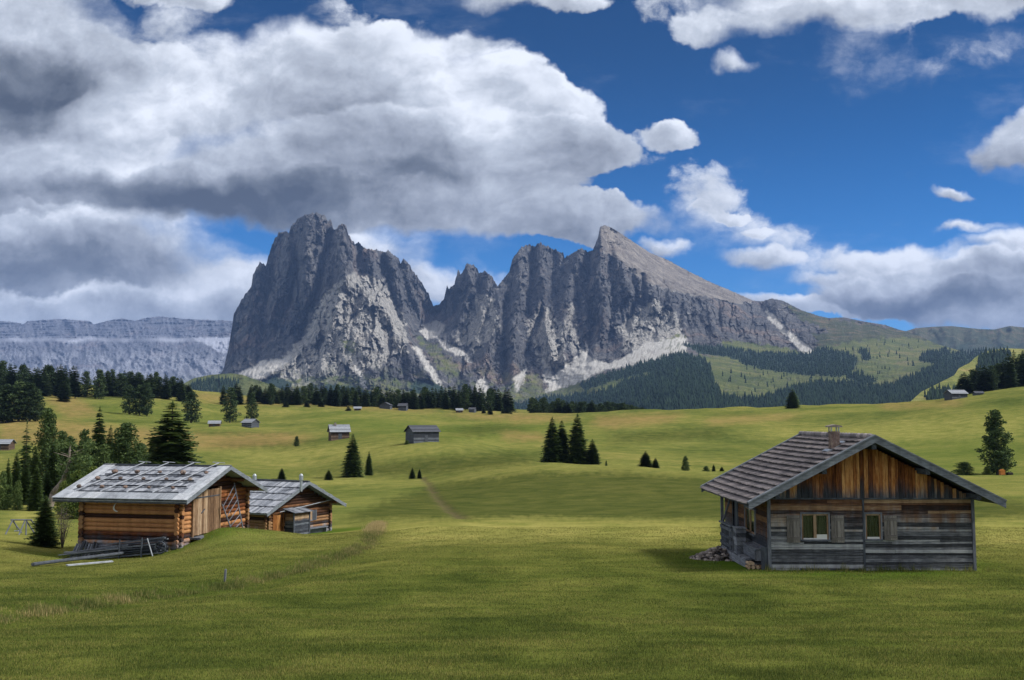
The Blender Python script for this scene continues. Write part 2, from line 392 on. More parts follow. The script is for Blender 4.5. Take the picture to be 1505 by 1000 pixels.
c_far = g.ramp(g.m('ADD', g.m('ADD', g.m('MULTIPLY', n1, 0.50), g.m('MULTIPLY', n5, 0.25)), g.m('MULTIPLY', n2, .25)), [(0.34, (0.052, 0.076, 0.020)), (0.44, (0.098, 0.122, 0.032)), (0.53, (0.160, 0.170, 0.046)), (0.66, (0.270, 0.235, 0.078))])
c_near = g.mix(g.m('MULTIPLY', g.mr(dist, 34, 62), .8), c_near, g.ramp(n2, [(.3, (.115, .125, .030)), (.7, (.235, .215, .062))]))
c = g.mix(near, c_near, c_far)
c = g.mix(g.m('MULTIPLY', g.attr('green'), 0.38), c, (0.085, 0.135, 0.024))
c = g.mix(g.m('MULTIPLY', g.attr('slope_shade'), 0.85), c, g.ramp(n2, [(.3, (.036, .052, .014)), (.7, (.088, .096, .027))]))  # darker green paints the shade of the slopes into the grass
c = g.mix(g.m('MULTIPLY', g.attr('lit_grass'), 0.6), c, g.ramp(n2, [(.3, (.17, .185, .045)), (.7, (.33, .30, .095))]))  # brighter grass paints light onto crests and open slopes
c = g.mix(g.m('MULTIPLY', g.attr('dry'), 0.75), c, g.ramp(n2, [(0.3, (0.19, 0.15, 0.055)), (0.7, (0.33, 0.215, 0.095))]))
c = g.mix(g.m('MULTIPLY', g.attr('lush'), 0.7), c, (0.050, 0.105, 0.010))
c = g.mix(g.m('MULTIPLY', g.attr('bank'), 0.45), c, (0.030, 0.052, 0.010))  # bank's shade put into the grass as a darker green
c = g.mix(g.m('MULTIPLY', g.attr('track'), g.mr(n4, .38, .58, .25, 1)), c, (0.10, 0.085, 0.045))
c = g.mix(0.55, c, g.ramp(n3, [(0.3, (0.35, 0.38, 0.33)), (0.5, (1, 1, 1)), (0.75, (1.5, 1.45, 1.35))]), 'MULTIPLY')
g.put(b.inputs['Base Color'], c)
h = g.m('ADD', g.m('MULTIPLY', n3, 0.05), g.m('MULTIPLY', n4, g.mr(dist, 20, 300, 0.12, 1.6)))
g.put(b.inputs['Normal'], g.bump(h, 0.55, 1.0))
meadow = tag(link('meadow', me, m), 'rolling alpine meadow with mown grass', None, None, 'structure')
# ------------------------------------------------------------------ mountains
def rbf(pts, vals):
    P_ = np.asarray(pts, float); n = len(P_)
    def k(r2): return 0.5*r2*np.log(np.maximum(r2, 1e-9))
    D = ((P_[:, None]-P_[None])**2).sum(-1); K = k(D)+np.eye(n)*0.02
    A = np.zeros((n+3, n+3)); A[:n, :n] = K; A[:n, n] = 1; A[:n, n+1:] = P_; A[n:, :n] = A[:n, n:].T
    w = np.linalg.solve(A, np.concatenate([vals, [0, 0, 0]]))
    def f(x, y):
        s = w[n]+w[n+1]*x+w[n+2]*y
        for i in range(n): s = s+w[i]*k((x-P_[i, 0])**2+(y-P_[i, 1])**2)
        return s
    return f
def polyd(x, y, pl):
    best = np.full(np.shape(x), 1e9)
    for (ax, ay), (bx, by) in zip(pl[:-1], pl[1:]):
        dx, dy = bx-ax, by-ay; t = np.clip(((x-ax)*dx+(y-ay)*dy)/(dx*dx+dy*dy), 0, 1)
        best = np.minimum(best, np.hypot(x-ax-t*dx, y-ay-t*dy))
    return best
def sheet(name, sky_pts, pxr, dpx, base, rows, Yf, attrf, mat, label, jag=1.0, back=2500, sx=1.0, smooth=True):
    cx = np.arange(pxr[0], pxr[1]+dpx, dpx)
    sp = np.array(sky_pts, float); sk = np.interp(cx, sp[:, 0], sp[:, 1])
    sk = sk-jag*(np.abs(perlin(cx/5.5, cx*0, 41))*5.0-1.4+perlin(cx/1.9, cx*0, 43)*1.4)*np.interp(cx, sp[:, 0], sp[:, 2] if sp.shape[1] > 2 else np.ones(len(sp)))
    t = np.linspace(0, 1, rows)[:, None]
    PYg = base+(sk[None]-base)*t; PXg = np.broadcast_to(cx[None], PYg.shape)
    Yg = Yf(PXg, PYg)
    X_, Y_, Z_ = at(PXg, PYg, Yg)
    # back side: falls away behind the crest
    nb = 14; X2 = []; 
    Xs, Ys, Zs_ = X_[-1], Y_[-1], Z_[-1]
    bx = []; 
    for i in range(1, nb+1):
        q = i/nb; f = 1+back*q/Ys
        bx.append((Xs*f, Ys*f, Zs_-(Zs_+300)*(q**1.3)+fbm(Xs/150, Ys/150+i*.7, 3, 77)*60*min(1, q*4)*sx-12*sx*min(1, i)))
    XA = np.concatenate([X_]+[a[0][None] for a in bx]); YA = np.concatenate([Y_]+[a[1][None] for a in bx]); ZA = np.concatenate([Z_]+[a[2][None] for a in bx])
    V = np.stack([XA, YA, ZA], -1).reshape(-1, 3)
    at_ = attrf(PXg, PYg)
    A = {k: np.concatenate([v, np.repeat(v[-1:], nb, 0)]) for k, v in at_.items()}
    o = link(name, mesh_from(name, V, gridfaces(*XA.shape), A, smooth=smooth), mat)
    return tag(o, label, None, None, 'structure')

SKY = [(270,585,.2),(285,575,.2),(300,565,.2),(318,556,.3),(328,545,.4),(336,510,.6),(342.5,471,.6),(343.4,462,.6),(353,444,.8),(369.5,420,1),(371.6,403.5,1),(381.5,385.5,1),(390.5,390,1),(399.5,360,1),(410,342,1),(419,339,1),(425,342,1),(428,331.5,1),(440,319.5,1),(452,315,.7),(467,312.6,.7),(479,318,1),(482,326,1),(485,322,1),(491,338,1),(495.6,334.5,1),(503,327.6,.6),(509,331.5,.6),(512,345,1),(521,358.5,1),(527,355.5,1),(536,364.5,1),(554,367.5,1),(569,370.5,1),(570.6,366.6,1),(575,372,1),(585.6,378,1),(588.6,387,1),(593,378.6,1),(599,385.5,1.2),(608,399,1.3),(620,414,1.4),(629,432,1.4),(637,448.5,1.2),(645.6,447,1.2),(650,441,1.2),(652,440,1),(657,419,1),(660,425,1),(668,416,1.2),(673,397,1.2),(677.4,403,1.2),(687,386.4,1),(701,392.8,1),(704,402,1),(712.4,397,1.2),(720.8,404,1.2),(732,420.8,1),(736,413.8,1),(748.8,398.4,1),(753,380,1),(765.6,363.4,1),(776.8,359.8,1),(785,362,1),(792,357,1),(804.8,362,1),(827,371.8,1),(830,378.8,1),(841,371.8,1),(855,364,1),(863.6,370.4,1),(872,366,1),(879,348,.7),(881.8,334,.4),(888.8,330.6,.3),(902.8,336.8,.25),(928,353.6,.25),(956,371.8,.3),(980,381.6,.3),(1010.9,398.3,.3),(1039.9,412.8,.3),(1077.6,428.8,.3),(1106.6,441.8,.3),(1119.6,443.3,.3),(1132.7,439,.3),(1150,441.8,.3),(1179,456.4,.25),(1205,465,.2),(1218,467.6,.15),(1240.5,466.6,.1),(1271,473,.1),(1301,477.8,.1),(1321.6,484.9,.1),(1331.7,487,.05),(1350,494,.05),(1380,507,.1),(1420,518,.1),(1450,530,.1),(1505,548,.1),(1620,560,.1)]
YC = [(270,600,4300),(330,600,4200),(400,600,4000),(500,600,4000),(600,600,4000),(700,600,4000),(800,605,3700),(900,605,2900),(960,600,2500),(1040,600,2300),(1120,600,2300),(1200,600,2300),(1300,600,2300),(1400,600,2200),(1560,600,2200),
 (320,560,5600),(350,560,5000),(343,470,6300),(370,500,5900),(400,540,5000),(400,430,6100),(430,345,6300),(460,316,6400),(440,500,5500),(470,440,5500),(500,330,6200),(510,400,5550),(500,480,4950),(480,545,4500),(560,545,4450),(560,480,5100),(580,372,6300),(570,430,5850),(600,500,5300),(625,440,6300),(640,452,6700),(635,485,6100),(650,520,5200),(640,565,4500),
 (690,388,6500),(670,440,6200),(680,500,5600),(700,540,4900),(720,570,4500),(735,420,6100),(720,480,5500),(780,360,6500),(770,420,5950),(760,500,5200),(750,560,4700),(830,378,6500),(830,450,5700),(840,520,5100),(830,570,4500),(888,332,6600),(885,400,5950),(890,480,5400),(900,520,4900),(930,390,6000),(960,420,5850),(960,470,5500),(960,500,5000),(960,545,3500),
 (1010,399,7000),(960,374,6900),(1000,430,5950),(1020,470,5600),(1020,510,4700),(1010,530,3500),(1100,441,7100),(1080,450,6100),(1080,480,5700),(1090,505,4900),(1150,443,6700),(1150,480,5700),(1170,510,4900),(1240,467,6400),(1230,500,4900),(1320,485,6000),(1300,510,4600),(1380,507,5000),(1380,530,3800),(1100,545,3600),(1200,545,3600),(1300,555,3300),(1060,555,3100),(950,570,2900),(880,580,3200),(1120,575,2800),(1250,580,2700),(1500,550,3800),(1620,562,3800)]
fY = rbf([(a/100, b_/100) for a, b_, c_ in YC], [c_ for a, b_, c_ in YC])
# (polyline, width px, metres: + nearer / - farther)
RG = [([(428,335),(418,400),(400,470)],9,110),([(455,318),(450,380),(452,440)],12,150),([(485,345),(470,400),(462,440),(440,500)],6,-170),([(430,345),(436,400),(425,450)],5,-110),
 ([(503,330),(503,380),(512,420)],9,150),([(382,390),(372,440),(362,500)],9,110),([(400,365),(395,420),(385,500),(375,540)],5,-90),([(345,470),(350,520),(340,550)],8,60),
 ([(525,360),(532,420),(520,470)],6,-110),([(545,368),(556,430),(575,470)],7,90),([(575,375),(585,430),(600,480)],8,110),([(594,382),(606,430),(622,470)],6,80),([(560,370),(572,420),(590,470)],4,-80),
 ([(512,400),(490,450),(465,490),(440,520),(400,545)],10,150),([(535,420),(545,470),(540,520)],8,90),([(550,440),(585,490),(605,520),(640,565)],9,160),([(520,440),(515,480),(510,520)],5,-80),([(500,440),(480,500),(470,550)],6,70),([(560,490),(565,520),(545,560)],7,100),([(590,500),(600,530),(615,560)],10,80),
 ([(640,462),(630,480),(622,500)],10,-160),([(668,418),(660,460),(655,500)],7,60),([(676,398),(690,440),(700,470)],6,-90),([(687,387),(690,430),(672,480),(668,500)],7,150),([(714,398),(716,440),(706,470),(700,500)],7,110),([(702,395),(705,440)],3,-80),
 ([(735,440),(722,500),(708,540),(690,565)],9,140),([(745,440),(740,500),(742,560)],5,-90),([(762,365),(765,420),(758,480),(752,560)],9,130),([(785,362),(784,410),(776,460)],5,-140),([(792,358),(800,420),(800,470),(812,530)],9,130),
 ([(812,370),(812,430),(790,470),(776,520)],6,-140),([(830,380),(815,440),(800,480)],5,-60),([(852,366),(838,420),(828,470),(828,540)],9,150),([(843,400),(852,460),(850,530)],5,-90),([(866,372),(862,430),(872,480),(860,540)],6,-130),([(884,336),(880,400),(888,440),(885,480)],10,140),
 ([(896,360),(903,420),(898,470)],5,-70),([(905,375),(918,410),(930,440)],7,90),([(930,400),(935,440),(920,480)],5,-100),([(955,400),(962,440),(965,475)],7,90),([(945,405),(948,450)],3,-110),([(985,430),(990,470)],6,70),([(1000,435),(1000,480)],4,-80),([(1020,435),(1012,490)],6,-70),([(1040,440),(1050,490)],8,90),([(1065,450),(1072,500)],7,70),([(1090,450),(1102,500)],7,70),([(1120,450),(1140,480),(1165,510)],6,-110),([(1135,445),(1165,475),(1190,500)],7,80),([(1080,455),(1085,495)],3,-70),([(1055,445),(1060,490)],3,-70),
 ([(1240,470),(1255,495),(1260,515)],8,60),([(1285,478),(1300,500)],8,60),([(1265,475),(1275,505)],6,-60),([(1215,470),(1228,500)],6,-60)]
SCREE = [[(622,478),(640,470),(655,478),(645,495),(625,500),(618,488)],[(604,506),(618,512),(640,548),(658,576),(648,577),(628,545)],[(514,520),(520,520),(534,548),(541,571),(533,572),(524,552)],
 [(350,549),(372,538),(388,530),(420,524),(427,520),(426,532),(400,547),(385,556),(352,556)],[(640,495),(662,506),(690,522),(694,534),(672,524),(652,512)],[(698,566),(712,552),(720,572),(712,580),(702,577)],
 [(800,578),(812,560),(822,540),(858,516),(875,530),(905,536),(880,548),(845,566)],[(850,515),(862,516),(870,532),(850,535)],[(880,545),(925,520),(950,503),(1000,496),(1015,505),(1000,520),(975,530),(930,538)],
 [(1125,452),(1140,466),(1165,490),(1200,520),(1180,520),(1150,490),(1130,470)],[(755,555),(775,540),(770,560),(758,580)],[(1000,480),(1010,500),(1008,525),(998,528)],[(796,520),(815,556),(812,575),(800,560)]]
PALE_SUNLIT = [[(478,430),(520,400),(560,410),(590,460),(600,500),(560,540),(480,560),(380,585),(345,575),(400,540),(450,490)],[(560,480),(590,490),(600,520),(560,520)],[(700,430),(725,440),(735,480),(700,520),(670,500)],[(775,470),(800,450),(830,480),(830,540),(800,545),(778,510)],[(840,520),(830,470),(845,440),(850,520)],  # rock lightened where sun falls on it; light painted into the colour
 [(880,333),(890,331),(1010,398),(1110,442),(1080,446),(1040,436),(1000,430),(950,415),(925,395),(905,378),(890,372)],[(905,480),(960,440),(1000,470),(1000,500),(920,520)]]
GRASS = [[(1215,500),(1190,520),(1230,492),(1180,470),(1150,446),(1210,466),(1335,486),(1640,540),(1640,640),(830,640),(826,585),(900,560),(1000,524),(1100,520),(1170,524),(1210,512),(1190,485)],[(260,570),(330,552),(372,552),(380,566),(420,556),(500,552),(560,556),(600,560),(690,576),(700,640),(260,640)],
 [(645,512),(680,545),(672,556),(655,552),(615,503),(608,492),(625,498)],[(1060,500),(1120,505),(1200,520),(1180,530),(1060,515)],[(755,556),(790,546),(796,570),(760,585),(748,575)],[(975,500),(1005,490),(1005,530),(970,535)],[(500,500),(525,505),(520,535)],[(1200,490),(1330,490),(1330,530),(1200,530)],
 [(700,575),(800,575),(860,560),(960,530),(960,620),(700,620)]]
FOREST = [[(830,640),(828,606),(815,590),(850,578),(872,582),(890,575),(925,560),(955,552),(975,535),(1005,520),(1035,528),(1046,545),(1050,560),(1058,582),(1095,590),(1135,585),(1160,572),(1200,562),(1261,566),(1289,570),(1313,566),(1342,552),(1372,540),(1403,519),(1443,515),(1500,530),(1620,560),(1620,640)],
 [(1000,506),(1060,510),(1110,518),(1190,521),(1205,512),(1240,518),(1262,528),(1255,545),(1235,553),(1190,552),(1140,546),(1100,538),(1070,525),(1030,520)],
 [(850,566),(900,548),(960,530),(1005,518),(1000,530),(940,552),(900,560),(862,574)],[(690,610),(770,592),(815,583),(860,585),(880,605)],
 [(1240,545),(1260,552),(1290,560),(1270,566),(1245,556)],[(1355,519),(1395,514),(1400,530),(1370,534),(1352,530)],[(1262,514),(1275,516),(1280,528),(1268,530)],[(385,560),(405,552),(430,565),(420,580),(380,580)],[(600,575),(612,556),(650,566),(660,590)],[(470,585),(480,566),(515,568),(560,580)]]
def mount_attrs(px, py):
    s = softpoly(px, py, SCREE, 2.2, 11); p = softpoly(px, py, PALE_SUNLIT, 5, 12); gr = softpoly(px, py, GRASS, 5, 13); fo = softpoly(px, py, FOREST, 2.5, 14)
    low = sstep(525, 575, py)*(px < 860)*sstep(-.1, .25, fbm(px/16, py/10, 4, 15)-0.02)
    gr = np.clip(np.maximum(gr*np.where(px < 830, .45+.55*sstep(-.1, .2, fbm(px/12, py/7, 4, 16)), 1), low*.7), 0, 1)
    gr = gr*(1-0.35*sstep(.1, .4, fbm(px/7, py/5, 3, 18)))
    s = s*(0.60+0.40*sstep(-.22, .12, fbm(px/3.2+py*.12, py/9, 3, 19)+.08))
    sb = softpoly(px, py, [PALE_SUNLIT[5]], 2, 12)
    return {'scree': s, 'pale': p*(1-sb), 'grassy': gr*(1-s), 'forest': fo, 'slab': sb, 'shaded_moor': softpoly(px, py, [[(1150,440),(1700,440),(1700,500),(1420,512),(1340,496),(1260,500),(1190,515),(1175,490)]], 7, 20)}
def mountY(px, py):
    Y = fY(px/100, py/100)
    a = mount_attrs(px, py); rock = np.clip(1-a['scree']*1.0-a['grassy']*0.85-a['forest'], 0, 1)
    for _ in range(2):
        k = rock; rock = (k+np.roll(k, 2, 0)+np.roll(k, -2, 0)+np.roll(k, 2, 1)+np.roll(k, -2, 1))/5 if k.ndim == 2 else k
    slab = softpoly(px, py, [PALE_SUNLIT[5]], 2, 12)
    wx = fbm(px/28, py/40, 3, 31)*9; wy = fbm(px/28+9, py/40, 3, 32)*9
    X_ = px+wx; Y_ = py+wy
    for pl, w, amp in RG:
        xs_ = [q[0] for q in pl]; ys_ = [q[1] for q in pl]
        k = (px > min(xs_)-3*w-6) & (px < max(xs_)+3*w+6) & (py > min(ys_)-3*w-6) & (py < max(ys_)+3*w+6)
        if not k.any(): continue
        dd = polyd(px[k]+wx[k]*.35, py[k]+wy[k]*.35, pl); Y[k] -= 1.2*amp*np.exp(-(dd/w)**2)*(0.35+0.65*rock[k])
    lean = (py-450)*0.06; wx2 = fbm(px/9, py/11, 3, 33)*5; wy2 = fbm(px/9+4, py/11, 3, 34)*6
    d1 = ridged((X_+lean)/34, Y_/95, 2, 51)*42+facets(px+wx*.6+wx2+lean*2, py+wy+wy2, 24, 52, 151)*95
    d2 = facets(px+wx2*1.2-(py-450)*.15, py+wy2, 10, 24, 152)*60+facets(px+wx2+(py-450)*.3, py+wy2, 15, 17, 156)*44+ridged((X_-lean)/11, Y_/34, 2, 52)*20
    d3 = facets(px+wx2*.5, py+wy2*.5, 4.6, 9.5, 153)*30+ridged(X_/4.2, Y_/9, 2, 53)*9
    d4 = fbm(px/2.6, py/2.6, 2, 54)*12
    st_ = ridged(px/60+3, (py+px*.05+wy2)/6.5, 2, 56)*9
    Y = Y-(d1+d2+d3+d4+st_)*rock*(1-0.75*slab)
    Y = Y-slab*(fbm(px/14, py/6, 3, 57)*40)
    soft = 1-rock
    Y = Y-soft*(fbm(px/40, py/18, 4, 58)*130*sstep(470, 560, py)+ridged(px/12, py/30, 2, 59)*16*(1-a['forest']))
    return Y

def rockmat(name, tint=(1, 1, 1), far=False):
    m, g, b = newmat(name, 0.95)
    pos = g.n('ShaderNodeNewGeometry').outputs['Position']
    p = g.scale(pos, (0.01, 0.01, 0.01))
    nb = g.noise(p, 0.25, 4, .6); ns = g.noise(g.scale(p, (1, 1, 0.16)), 3.0, 6, .65, .6); nh = g.noise(g.scale(p, (0.25, 0.25, 2.6)), 2.0, 6, .66, 0.6); nf = g.noise(p, 6, 8, .72)
    nm = g.noise(g.scale(p, (1, 1, .5)), 1.1, 4, .6, .5)
    c = g.ramp(g.m('ADD', g.m('ADD', g.m('MULTIPLY', ns, .42), g.m('MULTIPLY', nf, .24)), g.m('MULTIPLY', nm, .34)), [(0.37, (0.030, 0.032, 0.039)), (0.47, (0.064, 0.067, 0.078)), (0.55, (0.112, 0.114, 0.122)), (0.65, (0.27, 0.262, 0.255))])
    c = g.mix(g.mr(nb, .52, .72, 0, .55), c, g.ramp(ns, [(.3, (.17, .125, .105)), (.7, (.36, .26, .21))]))
    c = g.mix(g.m('MULTIPLY', g.attr('pale'), 0.70), c, g.ramp(g.m('ADD', g.m('MULTIPLY', nf, .5), g.m('MULTIPLY', ns, .5)), [(.36, (.10, .10, .105)), (.47, (.31, .305, .295)), (.60, (.62, .605, .57))]))  # on the massif this lighter tone is painted sunlight
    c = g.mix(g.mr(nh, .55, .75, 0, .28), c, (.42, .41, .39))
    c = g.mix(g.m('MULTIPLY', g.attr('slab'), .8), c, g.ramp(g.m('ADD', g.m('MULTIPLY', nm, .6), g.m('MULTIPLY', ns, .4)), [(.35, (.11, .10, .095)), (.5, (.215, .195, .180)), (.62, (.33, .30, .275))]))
    cr = g.noise(g.scale(p, (2.4, 2.4, .35)), 2.2, 4, .6, .8)
    c = g.mix(g.m('MULTIPLY', g.mr(g.m('ABSOLUTE', g.m('SUBTRACT', cr, .5)), 0.0, .022, .75, 0), 1.0), c, (.022, .024, .030))
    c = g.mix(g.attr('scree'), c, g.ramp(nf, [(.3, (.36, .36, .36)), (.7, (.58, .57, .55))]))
    gc = g.ramp(g.m('ADD', g.m('MULTIPLY', nb, .35), g.m('ADD', g.m('MULTIPLY', nf, .25), g.m('MULTIPLY', nm, .40))), [(.34, (.040, .062, .024)), (.46, (.080, .105, .034)), (.55, (.135, .148, .052)), (.66, (.19, .155, .085))])
    gc = g.mix(g.m('MULTIPLY', g.attr('shaded_moor'), .85), gc, g.ramp(nm, [(.34, (.026, .036, .024)), (.5, (.052, .064, .036)), (.60, (.095, .078, .055)), (.7, (.15, .115, .085))]))  # brownish grass, darkened to paint in the right hills' shade
    c = g.mix(g.attr('grassy'), c, gc)
    c = g.mix(g.attr('forest'), c, g.ramp(g.noise(p, 14, 4, .7), [(.35, (.012, .028, .022)), (.65, (.035, .062, .040))]))
    g.put(b.inputs['Base Color'], g.v('MULTIPLY', c, tint))
    h = g.m('ADD', g.m('MULTIPLY', ns, 24), g.m('MULTIPLY', nf, 16))
    g.put(b.inputs['Normal'], g.bump(h, 0.85, 1.0))
    return m
MROCK = rockmat('dolomite_rock')
MGREEN = MROCK
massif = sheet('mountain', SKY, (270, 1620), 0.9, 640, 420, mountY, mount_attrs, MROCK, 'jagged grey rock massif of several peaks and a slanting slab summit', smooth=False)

# far mesa range on the left
SEL = [(-500,474),(-200,470),(0,471.7),(22.7,474),(35,476.7),(40,471.7),(88,469),(131,471.7),(137.6,476.7),(156.6,471.7),(179,468),(199.5,471.7),(209.6,468),(235,464.8),(272.7,469),(341,471.7),(430,472)]
def selY(px, py):
    Y = 11500+(560-py)*26.0
    Y = Y-430*sstep(497, 503, py)+200*sstep(540, 580, py)*-1
    wx = fbm(px/40, py/40, 3, 61)*14; big = ridged((px+wx*2)/60, py/90, 2, 62)*190+ridged((px+wx)/21, py/38, 3, 63)*100+fbm(px/5, py/5, 4, 64)*75
    strata = ridged(px/90, py/4.2, 2, 65)*60
    w = np.where(py < 500, 0.75, 1.1)
    return Y-big*w-strata*(py < 500)
def selA(px, py):
    w = fbm(px/30, px*0, 3, 66)*5
    led = np.exp(-((py-499.5-w-2*(px > 280))/3.6)**2)*np.clip(.55+.9*fbm(px/35, py/40, 2, 67), 0, 1)+.9*softpoly(px, py, [[(280,497),(345,494),(345,520),(320,518),(310,508)]], 3, 71)
    fans = sstep(.1, .5, ridged(px/22, py/26, 2, 68))*sstep(508, 530, py)*.7
    return {'scree': np.clip(led, 0, 1), 'pale': np.clip(fans+.3, 0, 1), 'grassy': sstep(545, 580, py)*.6, 'forest': py*0}
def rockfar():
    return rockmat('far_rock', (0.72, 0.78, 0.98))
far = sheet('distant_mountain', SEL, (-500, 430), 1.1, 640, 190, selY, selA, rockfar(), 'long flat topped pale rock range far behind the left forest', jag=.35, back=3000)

# green ridge behind on the right
RDG = [(1200,530),(1290,500),(1320,490),(1331,487),(1346,482.4),(1370,480.5),(1398.6,479.4),(1439,483.8),(1461,484.5),(1483.7,479.4),(1505,481.4),(1600,485),(1750,500)]
def rdY(px, py): return 7600-(py-480)*22-fbm(px/50, py/40, 4, 81)*260-ridged(px/26, py/40, 2, 82)*110
ridge = sheet('hill', RDG, (1200, 1750), 2.0, 640, 90, rdY, lambda px, py: {'scree': px*0, 'pale': px*0, 'grassy': 0.9+px*0, 'shaded_moor': px*0+1, 'forest': 0.55*sstep(492, 512, py)+.3*sstep(0, .3, fbm(px/20, py/9, 3, 83))}, MGREEN, 'dark green rounded ridge under the clouds at far right', jag=.06, back=3000)
# ski slope hill in front of it
SKI = [(1300,625),(1333,595),(1354,576),(1378,564),(1402.7,551.7),(1408.8,541.6),(1425,533.5),(1433,525.4),(1449,516.3),(1473.6,512),(1505,513),(1600,508),(1750,500)]
SKF = [[(1437,535),(1445,520),(1470,517),(1485,520),(1480,545),(1500,560),(1505,600),(1436,560)],[(1362,594),(1362,582),(1390,578),(1420,575),(1400,600)],[(1500,528),(1700,520),(1700,600),(1520,600)]]
def skA(px, py): return {'scree': px*0, 'pale': px*0, 'grassy': px*0+1, 'forest': softpoly(px, py, SKF, 2, 91)}
def skY(px, py): return 2300-(py-510)*9-fbm(px/60, py/40, 3, 92)*90
m2 = rockmat('bright_pasture', (1.9, 1.75, 1.3))
ski = sheet('hill', SKI, (1300, 1750), 2.0, 640, 90, skY, skA, m2, 'bright green grassy slope rising behind the right hand forest', jag=.05, back=1800)
# little wooded hill on the left of the massif
LH = [(200,600),(240,582),(262,568),(285,556),(310,551),(340,549),(356,551),(372,557),(400,566),(450,590),(480,610)]
LHF = [[(275,585),(285,562),(330,556),(350,562),(340,590)],[(200,590),(265,572),(275,600),(200,610)]]
def lhA(px, py): return {'scree': softpoly(px, py, [[(340,560),(352,556),(362,570),(350,580)]], 2, 93), 'pale': px*0, 'grassy': px*0+1, 'forest': softpoly(px, py, LHF, 2, 94)*.8}
lhill = sheet('hill', LH, (200, 480), 1.5, 640, 90, lambda px, py: 3300-(py-550)*9-fbm(px/30, py/20, 3, 95)*60, lhA, MGREEN, 'small green hill with light woods at the left foot of the massif', jag=.1, back=1500)

# ------------------------------------------------------------------ far woods: tiny conifers standing on the slopes
def cone_wood(name, spots, h0, h1, mat, label, seed=1):
    rng = np.random.default_rng(seed); n = len(spots); S_ = np.array(spots)
    h = h0+(h1-h0)*rng.random(n)**1.6*1.25; r = h*rng.uniform(.15, .23, n); k = 5
    ang = np.arange(k)*2*math.pi/k
    tiers = [(0.0, 1.0, .62), (.38, .72, 1.0)]
    V = []; Fc = []; base = 0; A = []
    rnd = rng.random(n)
    for (z0, rr, z1) in tiers:
        a = ang[None]+rng.uniform(0, 6, n)[:, None]; rad = r[:, None]*rr*rng.uniform(.75, 1.2, (n, k))
        ring = np.stack([S_[:, 0:1]+rad*np.cos(a), S_[:, 1:2]+rad*np.sin(a), S_[:, 2:3]+(z0*h)[:, None]+0*a], -1)
        top = np.stack([S_[:, 0], S_[:, 1], S_[:, 2]+z1*h], -1)[:, None]
        vv = np.concatenate([ring, top], 1)
        V.append(vv.reshape(-1, 3)); A.append(np.repeat(rnd, k+1))
        idx = base+np.arange(n)[:, None]*(k+1); 
        Fc.append(np.stack([idx+np.arange(k), idx+(np.arange(k)+1) % k, idx+k+0*np.arange(k)], -1).reshape(-1, 3)); base += n*(k+1)
    o = link(name, mesh_from(name, np.concatenate(V), np.concatenate(Fc), {'rnd': np.concatenate(A)}), mat)
    return tag(o, label, None, None, 'stuff')
m, g, b = newmat('far_conifer', 1.0)
g.put(b.inputs['Base Color'], g.ramp(g.attr('rnd'), [(0, (.008, .018, .015)), (.7, (.014, .030, .020)), (1, (.024, .044, .026))]))
MFAR = m
def scatter(polys, n, Yf, seed, px0, px1, py0, py1):
    rng = np.random.default_rng(seed); px = rng.uniform(px0, px1, n); py = rng.uniform(py0, py1, n)
    k = softpoly(px, py, polys, 3, 14) > rng.random(n)*.9+.05
    px = px[k]; py = py[k]
    Y = Yf(px[None], py[None])[0]
    return np.stack(at(px, py, Y), -1)
sp_ = scatter(FOREST, 36000, mountY, 1, 690, 1560, 505, 612)
rng = np.random.default_rng(3)
P2 = [[(1180,525),(1340,495),(1400,520),(1250,565),(1100,585),(1060,560),(1060,530)],[(330,600),(330,560),(600,550),(690,600)],[(840,580),(960,548),(940,570)]]
sp2 = scatter(P2, 1100, mountY, 5, 330, 1500, 490, 605)
cone_wood('wood', np.concatenate([sp_, sp2]), 11, 21, MFAR, 'dark blue green conifer wood covering the slopes below the massif', 2)
cone_wood('wood', scatter(SKF, 3800, skY, 6, 1340, 1520, 512, 600), 10, 19, MFAR, 'patches of dark conifers on the bright green slope at far right', 3)
cone_wood('wood', scatter(LHF, 1500, lambda px, py: 3300-(py-550)*9-fbm(px/30, py/20, 3, 95)*60, 8, 200, 360, 550, 600), 10, 18, MFAR, 'light wood on the small hill left of the massif', 4)
